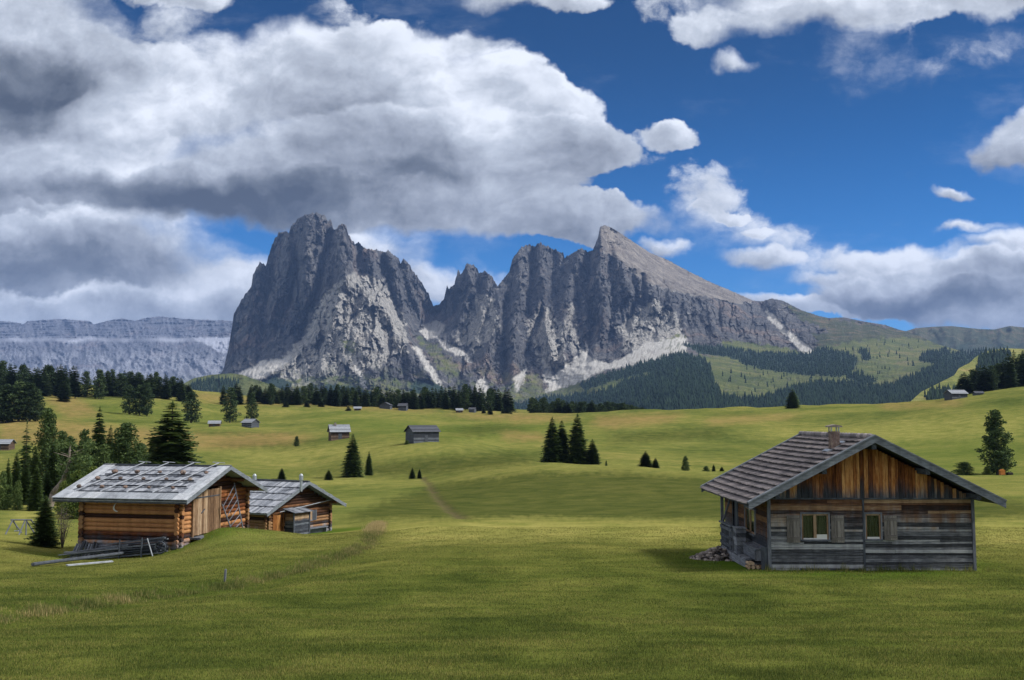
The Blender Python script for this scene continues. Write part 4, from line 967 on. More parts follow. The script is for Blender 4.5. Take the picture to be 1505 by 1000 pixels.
# ------------------------------------------------------------------ log wall along local x; returns into one mesh builder
def logwall(mb, p0, p1, z0, z1, r, rng, over=.28, clip=None, gaps=(), phase=0.0):
    p0 = Vector(p0); p1 = Vector(p1); d = (p1-p0).normalized(); L = (p1-p0).length; z = z0+r+phase
    while z < z1-r*.3:
        a, b_ = -over, L+over
        if clip: 
            cl = clip(z)
            if cl is None: z += 2*r*.93; continue
            a, b_ = cl
        cuts = [(a, b_)]
        for (g0, g1, h0, h1) in gaps:
            if h0 < z < h1:
                nc = []
                for p, q in cuts:
                    if q <= g0 or p >= g1: nc.append((p, q)); continue
                    if p < g0: nc.append((p, g0))
                    if q > g1: nc.append((g1, q))
                cuts = nc
        for p, q in cuts:
            if q-p < .1: continue
            rr = r*rng.uniform(.93, 1.06)
            A = p0+d*p+Vector((0, 0, z-p0.z)); B_ = p0+d*q+Vector((0, 0, z-p0.z))
            mb.tube(A, B_, rr, rr*rng.uniform(.9, 1.05), 10, .012, 3, rng)
        z += 2*r*.93

# ------------------------------------------------------------------ LOG BARN on the left
def barn():
    rng = random.Random(11)
    ax = Vector((.974, -.226, 0)).normalized(); rz = math.atan2(ax.y, ax.x)
    K = Vector(at(275, 737, 52)); zb = -7.15
    # local frame: origin at near right roof corner projected to base level; x to the right, y away
    o = Vector((K.x, K.y, zb))
    T = empty('log_barn', o, rz, 'log barn with silver board roof weighted by stones and poles, left of the smaller hut', 'barn', None)
    H = K.z-zb            # eave height at roof edge
    Wd = 8.96; LX = -8.0; rise = 1.58; slp = rise/(Wd/2)
    def rz_(y): return H+(y*slp if y < Wd/2 else (Wd-y)*slp)
    wx0, wx1, wy0, wy1 = -6.7, -1.0, .9, 8.06
    r = .125
    mb = MB(); logwall(mb, (wx0, wy0, 0), (wx1, wy0, 0), .35, H+.25, r, rng, .26); mb.build('front_wall', M_LOG, T)
    def gclip(z):
        zr_ = z+.16
        if zr_ < rz_(wy0)+.05: return (-.26, wy1-wy0+.26)
        k = (zr_-H)/slp; a = k-wy0; b_ = Wd-k-wy0
        return (a+.06, b_-.06) if b_-a > .5 else None
    dy0, dy1, dz0, dz1 = 1.15, 3.85, 1.0, 3.4
    mb = MB(); logwall(mb, (wx1, wy0, 0), (wx1, wy1, 0), .35, H+rise, r, rng, .26, gclip, [(dy0, dy1, dz0, dz1)], r*.93); mb.build('gable_wall', M_LOG, T)
    mb = MB(); logwall(mb, (wx0, wy0, 0), (wx0, wy1, 0), .35, H+rise, r, rng, .26, gclip, (), r*.93); mb.build('gable_wall', M_LOG2, T)
    mb = MB(); logwall(mb, (wx0, wy1, 0), (wx1, wy1, 0), .35, H+.25, r, rng, .26); mb.build('back_wall', M_LOG2, T)
    mb = MB(); mb.bx(wx0+.10, wx1-.10, wy0+.08, wy1-.08, .3, H-.05); mb.build('inner_wall', M_DARK, T)
    # stone footing
    mb = MB()
    for i in range(120):
        s_ = rng.random(); e = rng.choice((0, 1))
        c = (wx0+(wx1-wx0)*s_, wy0+rng.uniform(-.05, .1), rng.uniform(-.3, .3)) if e == 0 else (wx1+rng.uniform(-.1, .05), wy0+(wy1-wy0)*s_, rng.uniform(-.3, .3))
        mb.rock(c, rng.uniform(.12, .22), rng)
    mb.build('stone_footing', M_STONE, T)
    # door
    D_ = empty('door', (wx1, wy0, 0)); D_.parent = T
    mb = MB(); n = 13; w = (dy1-dy0)/n
    for i in range(n):
        mb.box((.165+rng.uniform(-.008, .008), dy0+(i+.5)*w, (dz0+dz1)/2+rng.uniform(-.02, .02)), (.018, 0, 0), (0, w/2-.006, 0), (0, rng.uniform(-.01, .01), (dz1-dz0)/2-.01))
    mb.build('door_boards', M_TAN, D_)
    
    for yy in (dy0-.12, dy1): mb = MB(); mb.bx(.10, .22, yy, yy+.12, dz0-.1, dz1+.08); mb.build('door_post', M_TAN, D_)
    mb = MB(); mb.beam((.20, dy0+.75, dz0+1.15), (.20, dy0+1.1, dz0+1.35), .03, .06); mb.bx(.185, .205, dy0+.03, dy1-.03, dz1-.42, dz1-.36); mb.build('door_bar', M_DARKW, D_)
    mb = MB(); mb.bx(-.1, .75, dy0-.2, dy1+.2, dz0-.16, dz0-.06); mb.build('door_step', M_GREYW, D_)
    # roof
    R = empty('roof', (0, 0, 0)); R.parent = T; R['label'] = 'silver grey board roof laid in courses'
    for side in (0, 1):
        mb = MB(); y0 = 0 if side == 0 else Wd; dy = 1 if side == 0 else -1; up = Vector((0, dy, slp)).normalized(); nv = Vector((0, -dy*slp, 1)).normalized()
        Ls = math.hypot(Wd/2, rise); n = 6; cl = Ls/n
        mb.box(Vector((LX/2, y0, H-.05))+up*Ls/2, (-(LX)/2-.03, 0, 0), up*(Ls/2), nv*.03)
        for i in range(n):
            x = LX
            while x < -.02:
                w = rng.uniform(.12, .24); w = min(w, -x)
                edge = x < LX+.75 or x > -.75
                c = Vector((x+w/2, y0, H))+up*(cl*(i+.5)+rng.uniform(-.02, .02)+.02)+nv*(.028+rng.uniform(-.006, .012)+(.012 if edge else 0))
                mb.box(c, (w/2-.005, 0, rng.uniform(-.004, .004)), up*(cl*.56)-nv*.022, nv*.014); x += w
        mb.build('board_slope', M_ROOFB, R)
        if side == 0:
            for xx in (LX+.36, -.36):
                m2_ = MB()
                for q in range(4): m2_.box(Vector((xx+(q-1.5)*.19, y0, H))+up*(Ls/2-.01)+nv*.085, (.092, 0, 0), up*(Ls/2+.02), nv*.012)
                m2_.build('verge_boards', M_ROOFW, R)
            m2_ = MB(); x = LX
            while x < -.01:
                w = min(rng.uniform(.3, .45), -x); m2_.box(Vector((x+w/2, y0, H))+up*(cl*.42)+nv*.10, (w/2-.006, 0, 0), up*(cl*.52), nv*.014); x += w
            m2_.build('eave_boards', M_ROOFW, R)
            m2_ = MB()
            for i in range(1, 5): 
                c = Vector((LX/2, y0, H))+up*(cl*(i+.12))+nv*.085; m2_.tube(c+Vector((LX/2+1, 0, 0)), c+Vector((-LX/2-1, 0, 0)), .035, .045, 7, .012, 6, rng)
            m2_.build('roof_battens', M_DARKW, R)
            up0, nv0, cl0 = up, nv, cl
    mb = MB(); mb.bx(LX-.02, .02, Wd/2-.16, Wd/2+.05, H+rise+.02, H+rise+.085); mb.build('ridge_board', M_DARKW, R)
    for xx in (LX, -.05):
        for s0, s1 in (((xx, 0, H), (xx, Wd/2, H+rise)), ((xx, Wd/2, H+rise), (xx, Wd, H))):
            mb = MB(); mb.prism([(xx, s0[1], s0[2]-.17), (xx, s1[1], s1[2]-.17), (xx, s1[1], s1[2]+.06), (xx, s0[1], s0[2]+.06)], (.05, 0, 0)); mb.build('barge_board', M_FASCIA, T)
    mb = MB(); mb.bx(LX+.04, -.07, .02, .08, H-.16, H-.02); mb.build('eave_beam', M_DARKW, T)
    for yy in (wy0, Wd/2, wy1, wy0+1.8, wy1-1.8):
        mb = MB(); zz = rz_(yy)-.20; mb.tube((LX+.2, yy, zz), (-.15, yy, zz), .10, .11, 9); mb.build('purlin', M_LOG2, T)
    for i in range(8):
        xx = LX+.9+i*.86; mb = MB(); mb.tube((xx, .12, H-.16), (xx, 1.3, H-.16+1.18*slp), .05, .05, 7); mb.build('rafter_tail', M_LOG2, T)
    # poles on the slope with crossed tops
    for k, x in enumerate((-6.55, -5.0, -3.4, -1.85)):
        P_ = empty('roof_pole', (0, 0, 0)); P_.parent = T
        a = Vector((x-.6, 0, H))+up0*(cl0*.95)+nv0*.13; b_ = Vector((x+1.0, 0, H))+up0*(cl0*6.25)+nv0*.13
        if k < 3 or True:
            mb = MB(); mb.tube(a, b_, .035, .028, 7, .01, 5, rng); mb.build('pole', M_ROOFW, P_)
        if k in (1, 2, 3) or k == 0:
            mb = MB(); mb.tube(b_+Vector((-.32, -.1, .05)), b_+Vector((.34, .1, -.0)), .025, .02, 6); mb.build('crosspiece', M_ROOFW, P_)
    # stones: loose, each its own thing
    rs = {}
    RT = Matrix.Translation(o) @ Matrix.Rotation(rz, 4, 'Z')
    rown = ('bottom', 'middle', 'upper'); cn = ('leftmost', 'second', 'third', 'fourth', 'fifth')
    protos = []
    for q in range(4):
        mb = MB(); mb.rock((0, 0, 0), .17, rng, .75); protos.append(mb)
    for j, s_ in enumerate((1.45, 2.95, 4.15)):
        for k in range(5):
            lx = -7.15+k*1.42+j*.34
            if j == 2: lx += .1
            c = Vector((lx, 0, H))+up0*(cl0*s_)+nv0*.24
            mb = MB(); mb.rock((0, 0, 0), rng.uniform(.11, .19), rng, .65); ob = mb.build('stone', M_REDSTONE); ob.location = RT @ c
            tag(ob, 'roof stone %s from the left in the %s row on the log barn roof' % (cn[k], rown[j]), 'stone', 'stones weighting the log barn roof')
    # horn hanging under the eave
    mb = MB(); pts = [Vector((.03, 0, .0)), Vector((-.06, 0, -.12)), Vector((-.10, 0, -.26)), Vector((-.05, 0, -.38)), Vector((.06, 0, -.45)), Vector((.13, 0, -.44))]
    rr = [.012, .03, .042, .045, .035, .012]
    for i in range(5): mb.tube(pts[i], pts[i+1], rr[i], rr[i+1], 7)
    ob = mb.build('horn', M_WHITE); ob.location = RT @ Vector((-4.6, .62, H-.22)); tag(ob, 'small curved white horn hanging under the eave of the log barn', 'horn')
    # hay ladder leaning on the gable wall
    Lr = empty('ladder', RT @ Vector((wx1+.75, wy0+5.3, .75)), rz, 'grey wooden rack ladder leaning on the gable logs of the log barn', 'ladder')
    A0, A1 = Vector((0, 0, 0)), Vector((-.42, .55, 2.75)); B0, B1 = Vector((.0, -1.25, .15)), Vector((-.3, -1.75, 1.7))
    B0 = Vector((.05, .0-.95, .0)); B1 = Vector((-.35, -1.55, 1.75))
    mb = MB(); mb.tube(Vector((0, .35, 0)), Vector((-.42, -.1, 2.85)), .045, .035, 7); mb.build('rail', M_GREYW, Lr)
    mb = MB(); mb.tube(B0, B1, .045, .035, 7); mb.build('rail', M_GREYW, Lr)
    for t in range(6):
        f0 = .10+t*.15; a = Vector((0, .35, 0)).lerp(Vector((-.42, -.1, 2.85)), f0+.12); b_ = B0.lerp(B1, f0*1.1)
        mb = MB(); mb.tube(a+Vector((.03, 0, 0)), b_+Vector((.03, 0, 0)), .028, .024, 6); mb.build('rung', M_GREYW, Lr)
    # stacked old timber in front
    Tm = empty('timber_stack', (0, 0, 0), 0, 'pile of old grey boards and poles along the front of the log barn', 'timber stack')
    def gp(lx, ly, dz=0):
        q = RT @ Vector((lx, ly, 0)); return Vector((q.x, q.y, float(gz(q.x, q.y))+dz))
    Tm.location = gp(-4, .2); inv = Tm.location.copy()
    def add(name, fn, mat): 
        mb = MB(); fn(mb); ob = mb.build(name, mat, Tm); ob.data.transform(Matrix.Translation(-inv)); return ob
    def f1(mb):
        for lay in range(7):
            for q in range(4):
                x0 = -4.6+rng.uniform(-.25, .35); x1 = -1.35+rng.uniform(-.3, .25); y_ = .25-q*.17+rng.uniform(-.04, .04)
                a = gp(x0, y_, .10+lay*.115+rng.uniform(-.02, .02)); b_ = gp(x1, y_+rng.uniform(-.1, .1), .10+lay*.12); b_.z = max(b_.z, a.z-.05)
                if lay > 4 and q > 2: continue
                mb.beam(a, b_, .14, .055)
    add('board_stack', f1, M_DARKW)
    def f2(mb):
        for q in range(16):
            t = rng.random(); a = gp(-6.5+rng.uniform(-.5, .2), -.15-.5*t, .12+.28*rng.random()); b_ = gp(-3.8+rng.uniform(-.6, .9), -.05-.35*t, .30+.45*rng.random()); mb.beam(a, b_, .16, .04)
    add('loose_boards', f2, M_GREYW)
    def f2b(mb):
        for q in range(9):
            mb.tube(gp(-7.1+.17*q, .45, .02), gp(-6.9+.15*q, .72, .85+rng.uniform(-.1, .1)), .06, .055, 7)
    add('leaning_slabs', f2b, M_GREYW)
    for x_s in (-3.6, -2.3): add('stake', lambda mb: mb.tube(gp(x_s, -.42, -.1), gp(x_s, -.38, 1.0), .045, .04, 7), M_DARKW)
    def f5(mb): mb.tube(gp(-1.55, -.55, .0), gp(-1.95, -.45, .95), .03, .028, 6)
    add('stick', f5, M_ROOFW)
    # cart wheel shape at the end of the stack
    def f6(mb):
        c = gp(-1.25, -.35, .38)
        for k in range(14):
            a0 = k*2*math.pi/14; a1 = (k+1)*2*math.pi/14
            e = ax
            mb.tube(c+e*math.cos(a0)*.3+Vector((0, 0, math.sin(a0)*.3)), c+e*math.cos(a1)*.3+Vector((0, 0, math.sin(a1)*.3)), .035, .035, 6)
            if k % 2 == 0: mb.tube(c, c+e*math.cos(a0)*.3+Vector((0, 0, math.sin(a0)*.3)), .02, .02, 5)
    add('old_wheel', f6, M_DARKW)
    lp = MB(); 
    P1 = gpt(48, 834); P2 = gpt(196, 818); P3 = gpt(262, 806)
    q0 = P1+Vector((0, 0, .12)); q1 = P2+Vector((0, 0, .25)); q2 = P3+Vector((0, -.2, .20)); c_ = q0.copy()
    for v0, v1, r0, r1 in ((q0, q1, .13, .14), (q1, q2, .14, .11)): lp.tube(v0-c_, v1-c_, r0*.6, r1*.6, 10, .02, 4, rng)
    ob = lp.build('log', M_DARKW); ob.location = c_; tag(ob, 'long grey log lying on the grass in front of the log barn', 'log')
    mb = MB(); A_ = gpt(98, 834); B_ = gpt(165, 828); mb.beam((0, 0, 0), B_-A_, .22, .05); ob = mb.build('plank', M_ROOFW); ob.location = A_+Vector((0, 0, .08)); tag(ob, 'pale plank lying under the long grey log', 'plank')
barn()

# ------------------------------------------------------------------ smaller log hut behind it
def hut2():
    rng = random.Random(5)
    E_ = Vector(at(393, 756, 68)); F_ = Vector(at(509, 742, 75.7)); ay = (F_-E_); ay.z = 0; Wd = ay.length; ay.normalize(); rz = math.atan2(-ay.x, ay.y)
    zb = -8.25; H = E_.z-zb; T = empty('log_hut', Vector((E_.x, E_.y, zb)), rz, 'smaller log hut with shuttered window and two metal flues, tucked behind the log barn', 'hut')
    LX = -6.2; rise = 1.92; slp = rise/(Wd/2); wx0, wx1, wy0, wy1 = LX+.7, -.85, .95, Wd-1.0; r = .11
    RT = Matrix.Translation(T.location) @ Matrix.Rotation(rz, 4, 'Z')
    def rz_(y): return H+(y*slp if y < Wd/2 else (Wd-y)*slp)
    def gclip(z):
        zr_ = z+.15
        if zr_ < rz_(wy0)+.05: return (-.24, wy1-wy0+.24)
        k = (zr_-H)/slp; a = k-wy0; b_ = Wd-k-wy0
        return (a+.06, b_-.06) if b_-a > .5 else None
    win = (3.95, 4.75, 1.05, 1.80)
    mb = MB(); logwall(mb, (wx0, wy0, 0), (wx1, wy0, 0), .0, H+.3, r, rng, .24); mb.build('side_wall', M_LOG2, T)
    mb = MB(); logwall(mb, (wx1, wy0, 0), (wx1, wy1, 0), .0, H+rise, r, rng, .24, gclip, [win, (.55, 1.5, 0, 1.75)], r*.9); mb.build('gable_wall', M_LOG2, T)
    mb = MB(); logwall(mb, (wx0, wy0, 0), (wx0, wy1, 0), .0, H+rise, r, rng, .24, gclip, (), r*.9); mb.build('gable_wall', M_LOG2, T)
    mb = MB(); logwall(mb, (wx0, wy1, 0), (wx1, wy1, 0), .0, H+.3, r, rng, .24); mb.build('side_wall', M_LOG2, T)
    mb = MB(); mb.bx(wx0+.09, wx1-.09, wy0+.07, wy1-.07, 0, H-.05); mb.build('inner_wall', M_DARK, T)
    # door and window
    D_ = empty('door', (wx1, wy0, 0)); D_.parent = T
    mb = MB()
    for i in range(5): mb.bx(.02, .06, .56+i*.185, .56+(i+1)*.185-.008, .0, 1.75)
    mb.build('door_boards', M_ORANGE, D_); 
    for yy in (.45, 1.5): mb = MB(); mb.bx(.0, .13, yy, yy+.1, 0, 1.85); mb.build('door_post', M_ORANGE, D_)
    Wn = empty('window', (wx1, wy0, 0)); Wn.parent = T
    y0, y1, z0, z1 = win
    mb = MB(); mb.bx(.06, .14, y0-.02, y0+.06, z0, z1); mb.bx(.06, .14, y1-.06, y1+.02, z0, z1); mb.bx(.06, .14, y0+.06, y1-.06, z1-.06, z1); mb.bx(.06, .14, y0+.06, y1-.06, z0, z0+.06); mb.build('window_frame', M_GREYW, Wn)
    mb = MB()
    for i in range(4): mb.bx(.085, .115, y0+.065+i*.17, y0+.065+(i+1)*.17-.008, z0+.065, z1-.065)
    mb.build('shutter', M_TAN, Wn)
    for s_ in (y0-.42, y1+.04):
        mb = MB()
        for i in range(3): mb.bx(.125, .15, s_+i*.125, s_+(i+1)*.125-.006, z0+.02, z1)
        mb.build('shutter', M_DARKW, Wn)
    # lean-to wood box in front of the wall
    B_ = empty('lean_to', (wx1, wy0, 0)); B_.parent = T
    mb = MB(); z = 0
    while z < 1.75:
        mb.bx(.85, .90, 1.75, 3.35, z, z+.13); mb.bx(.14, .85, 1.70, 1.75, z, z+.13); mb.bx(.14, .85, 3.35, 3.40, z, z+.13); z += .14
    mb.build('box_boards', M_BOX, B_)
    
    for yy in (1.66, 3.36): mb = MB(); mb.bx(.86, .95, yy, yy+.09, -.1, 1.85); mb.build('box_post', M_DARKW, B_)
    mb = MB()
    for i in range(8): mb.box((.55, 1.62+i*.26, 2.02), (.62, 0, -.14), (0, .125, 0), (0, 0, .016))
    mb.build('box_roof', M_GREYW, B_)
    mb = MB(); mb.bx(.15, .55, 3.5, 6.0, .50, .57); mb.bx(.18, .50, 3.55, 3.63, 0, .5); mb.bx(.18, .50, 5.85, 5.93, 0, .5); mb.bx(.13, .17, 3.5, 6.0, .08, .45); mb.build('bench', M_GREYW, T).location = (wx1, wy0, 0)
    # roof
    R = empty('roof', (0, 0, 0)); R.parent = T
    for side in (0, 1):
        mb = MB(); y0_ = 0 if side == 0 else Wd; dy = 1 if side == 0 else -1; up = Vector((0, dy, slp)).normalized(); nv = Vector((0, -dy*slp, 1)).normalized()
        Ls = math.hypot(Wd/2, rise); n = 5; cl = Ls/n
        mb.box(Vector((LX/2, y0_, H-.04))+up*Ls/2, (-LX/2-.03, 0, 0), up*(Ls/2), nv*.03)
        for i in range(n):
            x = LX
            while x < -.02:
                w = min(rng.uniform(.14, .26), -x)
                c = Vector((x+w/2, y0_, H))+up*(cl*(i+.5)+rng.uniform(-.03, .03)+.02)+nv*(.04+rng.uniform(-.006, .012)); mb.box(c, (w/2-.005, 0, rng.uniform(-.004, .004)), up*(cl*.56)-nv*.035, nv*.015); x += w
        mb.build('board_slope', M_ROOFB, R)
    mb = MB(); mb.bx(LX-.02, .02, Wd/2-.14, Wd/2+.05, H+rise+.03, H+rise+.10); mb.build('ridge_board', M_DARKW, R)
    for xx in (LX, -.05):
        for s0, s1 in (((0, H), (Wd/2, H+rise)), ((Wd/2, H+rise), (Wd, H))):
            mb = MB(); mb.prism([(xx, s0[0], s0[1]-.18), (xx, s1[0], s1[1]-.18), (xx, s1[0], s1[1]+.06), (xx, s0[0], s0[1]+.06)], (.05, 0, 0)); mb.build('barge_board', M_FASCIA, T)
    for yy in (wy0, Wd/2, wy1):
        mb = MB(); mb.tube((LX+.2, yy, rz_(yy)-.19), (-.12, yy, rz_(yy)-.19), .10, .10, 9); mb.build('purlin', M_LOG2, T)
    for (px_, Y_) in ((374, 71.5), (442.5, 71.0)):
        q = Vector(at(px_, 712, Y_)); loc = RT.inverted() @ q; Fl = empty('flue', loc); Fl.parent = T
        mb = MB(); mb.tube((0, 0, -.5), (0, 0, .28), .10, .10, 12); mb.build('pipe', M_METAL, Fl); mb = MB(); mb.tube((0, 0, .30), (0, 0, .62), .15, .15, 12); mb.tube((0, 0, .62), (0, 0, .74), .15, .05, 12); mb.build('cowl', M_METAL, Fl)
    mb = MB(); q0 = (wx1+.25, wy0+1.0, 1.95); q1 = (wx1+.35, wy1+.1, 2.45); mb.tube(q0, q1, .03, .03, 6); mb.build('rail_pole', M_ROOFW, T)
M_BOX = wood('wood_box', DGREY, (1.25, 1.45), TAN)
hut2()

# ------------------------------------------------------------------ far huts: simple timber huts with gable roofs
def far_hut(px, Y, w, l, h, rise, rz, label, wall, roofm, sink=.4, pile=False, chim=False, name='hut', over=.5, door=True, dz=0.0, rd='x'):
    """w along local x (ridge direction), l across, roof ridge along local x"""
    rng = random.Random(int(px*7)); c = on(px, Y, dz)
    T = empty(name, c, rz, label, 'hut', 'huts scattered over the meadow')
    def side(y, sgn):
        mb = MB(); z = -sink
        while z < h:
            q = min(.30, h-z); mb.bx(-w/2, w/2, y-.06+rng.uniform(-.01, .01), y+.06, z, z+q-.015); z += .30
        return mb.build('wall', wall, T)
    side(-l/2, -1); side(l/2, 1)
    for sx in (-1, 1):
        mb = MB(); x = sx*(w/2-.05)
        mb.prism([(x-.05, -l/2, -sink), (x-.05, l/2, -sink), (x-.05, l/2, h), (x-.05, 0, h+rise*.98), (x-.05, -l/2, h)], (.1, 0, 0)); mb.build('gable_wall', wall, T)
    for sgn in (-1, 1):
        mb = MB(); up = Vector((0, -sgn*l/2, rise)).normalized(); nv = Vector((0, sgn*rise, l/2)).normalized(); Ls = math.hypot(l/2, rise)+over
        e = Vector((0, 0, h+rise))-up*(-1)*0
        n = 7
        for i in range(n):
            c0 = Vector((0, 0, h+rise+.06))-up*(Ls*(i+.5)/n)+nv*(.02+.02*(i % 2)); mb.box(c0, (w/2+over, 0, 0), up*(Ls/n*.54), nv*.035)
        mb.build('roof', roofm, T)
    if door:
        mb = MB(); mb.bx(-.6, .5, -l/2-.12, -l/2-.065, .05, min(h-.1, 1.9)); mb.build('door', M_DARKW, T)
    if chim: mb = MB(); mb.bx(-w*.22-.3, -w*.22+.3, -.7, -.1, h+rise*.4, h+rise+.7); mb.build('chimney', M_STONE, T)
    return T
M_FARW = wood('far_grey_wall', DGREY, grain=.3); M_FARB = wood('far_brown_wall', [(.25, (.020, .015, .014)), (.42, (.055, .038, .030)), (.56, (.11, .075, .055)), (.78, (.20, .15, .12))], grain=.3)
M_FARR = wood('far_dark_roof', [(.3, (.022, .025, .034)), (.5, (.050, .056, .072)), (.75, (.10, .11, .135))], grain=.3)
M_FARS = wood('far_silver_roof', [(.3, (.09, .10, .12)), (.5, (.19, .21, .25)), (.75, (.32, .35, .40))], grain=.3)
def sc_(px_w, Y): return px_w*Y/F
far_hut(620.5, 290, 8.0, 5.6, 3.0, 1.6, RAD(30), 'large dark barn with open door side standing alone on the green slope', M_FARW, M_FARR, 1.0)
far_hut(498, 330, 6.0, 5.0, 2.6, 2.1, RAD(20), 'grey roofed hut just behind the tall spruce on the slope', M_FARB, M_FARS, 1.0, chim=True)
far_hut(368, 440, 5.6, 4.8, 2.0, 1.4, RAD(-28), 'small silver roofed hut right of its twin, below the pine trees on the left slope', M_FARW, M_FARS, .8)
far_hut(315.5, 440, 4.6, 4.0, 1.5, 1.1, RAD(10), 'tiny low hut left of the silver roofed one, below the left forest', M_FARB, M_FARS, .8)
far_hut(3, 300, 5.5, 4.6, 1.9, 1.1, RAD(6), 'low hut cut by the left edge of the photo', M_FARB, M_FARS, 1.0)
far_hut(525.5, 555, 3.6, 3.4, 1.2, .9, RAD(10), 'lowest and leftmost of the tiny huts below the long tree row', M_FARB, M_FARS, .8)
far_hut(567, 590, 4.6, 6.4, 2.2, 1.6, RAD(80), 'tiny gable fronted hut below the long tree row', M_FARW, M_FARR, .8, door=False)
far_hut(592.5, 590, 4.8, 4.2, 2.6, 1.4, RAD(-10), 'tiny dark hut right beside the gable fronted one below the tree row', M_FARW, M_FARR, .8)
far_hut(675, 590, 3.6, 3.6, 1.4, 1.0, RAD(10), 'tiny low pale roofed hut, left one of the right pair below the tree row', M_FARB, M_FARS, .8)
far_hut(694.5, 600, 3.4, 4.0, 1.9, 1.0, RAD(-16), 'tiny grey hut, right one of the right hand pair below the tree row', M_FARW, M_FARR, .8)
far_hut(1405, 478, 8.6, 5.4, 2.6, 1.6, RAD(14), 'silver roofed hut on the skyline beside the right hand forest', M_FARW, M_FARS, 1.4)
far_hut(1437.5, 486, 3.8, 3.4, 1.1, .8, RAD(0), 'tiny shed half sunk in the meadow in front of the right hand forest', M_FARW, M_FARR, .9)

# ------------------------------------------------------------------ swing frame at the left edge
def swing():
    p = on(29, 68); T = empty('swing_frame', p, 0, 'old grey wooden swing frame standing on the grass at the left edge', 'swing')
    k = 68/F
    def P_(a, b_, dy=0): return ((a-29)*k, dy, (790-b_)*k)
    for (q0, q1, dy) in (((12.5, 791), (18, 769), -.5), ((26.5, 789), (17, 769), .5), ((33, 792), (36, 769), -.6), ((40, 792), (38, 769), -.2), ((45, 789), (37, 769), .5), ((49, 783), (44, 769), .7)):
        mb = MB(); mb.tube(P_(*q0, dy), P_(*q1, 0), .05, .045, 7); mb.build('leg', M_GREYW, T)
    mb = MB(); mb.tube(P_(15, 769), P_(46, 769), .05, .05, 7); mb.build('crossbar', M_GREYW, T)
    mb = MB(); mb.bx((22-29)*k, (28-29)*k, -.15, .15, .22, .27); mb.build('seat', M_ROOFW, T)
    mb = MB(); mb.tube(((25-29)*k, 0, .27), ((20-29)*k, 0, 21*k), .015, .015, 5); mb.build('rope', M_DARKW, T)
swing()
# marker post in the bank
p = gpt(330, 856); mb = MB(); mb.tube((0, 0, -.1), (.03, 0, .42), .045, .04, 7); o = mb.build('post', M_GREYW); o.location = p; tag(o, 'short grey post standing in the tall grass bank', 'post')
# things below the tree on the right
p = on(1473, 205); mb = MB(); mb.bx(-.45, .45, -.4, .4, .35, 1.15); mb.prism([(-.55, -.45, 1.15), (.55, -.45, 1.15), (0, -.45, 1.5)], (0, .9, 0)); mb.bx(-.4, -.3, -.3, .3, 0, .35); mb.bx(.3, .4, -.3, .3, 0, .35); o = mb.build('beehive', M_ORPL); o.location = p; tag(o, 'small orange box on legs at the foot of the right hand tree', 'box')
p = on(1484, 205); mb = MB(); mb.tube((-.5, 0, .45), (.55, 0, .45), .42, .42, 14); mb.bx(-.8, .5, -.35, .35, 0, .2); o = mb.build('tank', M_DARK); o.location = p; tag(o, 'dark round tank right of the orange box under the right hand tree', 'tank')
# ------------------------------------------------------------------ trees
def leafmat(name, stops, trans=.15):
    m, g, b = newmat(name, .9)
    isr = g.n('ShaderNodeNewGeometry').outputs['Random Per Island']; oi = g.n('ShaderNodeObjectInfo').outputs['Random']
    ob = g.n('ShaderNodeTexCoord').outputs['Object']; n = g.noise(ob, .9, 3, .6)
    f = g.m('ADD', g.m('ADD', g.m('MULTIPLY', isr, .45), g.m('MULTIPLY', n, .45)), g.m('MULTIPLY', g.m('SUBTRACT', oi, .5), .25))
    c = g.ramp(f, stops); g.put(b.inputs['Base Color'], c)
    tr = g.n('ShaderNodeBsdfTranslucent', {'Color': c}); mx = g.n('ShaderNodeMixShader', {0: trans, 1: b.outputs[0], 2: tr.outputs[0]})
    g.put(m.node_tree.nodes['Material Output'].inputs[0], mx.outputs[0]); return m
M_SPR = leafmat('spruce_needles', [(.2, (.026, .050, .018)), (.45, (.066, .110, .034)), (.7, (.125, .180, .055)), (.95, (.21, .26, .08))], .25)
M_PIN = leafmat('pine_needles', [(.2, (.024, .044, .018)), (.45, (.054, .092, .030)), (.7, (.098, .142, .046)), (.95, (.16, .20, .07))], .25)
M_BUSH = leafmat('bush_leaves', [(.2, (.035, .060, .015)), (.5, (.080, .120, .025)), (.9, (.19, .22, .055))], .25)
M_DSPR = leafmat('far_spruce_needles', [(.2, (.018, .034, .018)), (.5, (.042, .072, .030)), (.9, (.11, .15, .055))], .25)
m, g, b = newmat('bark', .95); ob = g.n('ShaderNodeTexCoord').outputs['Object']
g.put(b.inputs['Base Color'], g.ramp(g.noise(g.scale(ob, (6, 6, 1.2)), 1.2, 6, .7), [(.3, (.03, .024, .02)), (.55, (.10, .085, .072)), (.8, (.21, .19, .17))])); M_BARK = m
m, g, b = newmat('pale_bark', .95); ob = g.n('ShaderNodeTexCoord').outputs['Object']
g.put(b.inputs['Base Color'], g.ramp(g.noise(g.scale(ob, (6, 6, 1.2)), 1.2, 6, .7), [(.3, (.10, .085, .07)), (.55, (.24, .205, .175)), (.8, (.40, .36, .32))])); M_PBARK = m

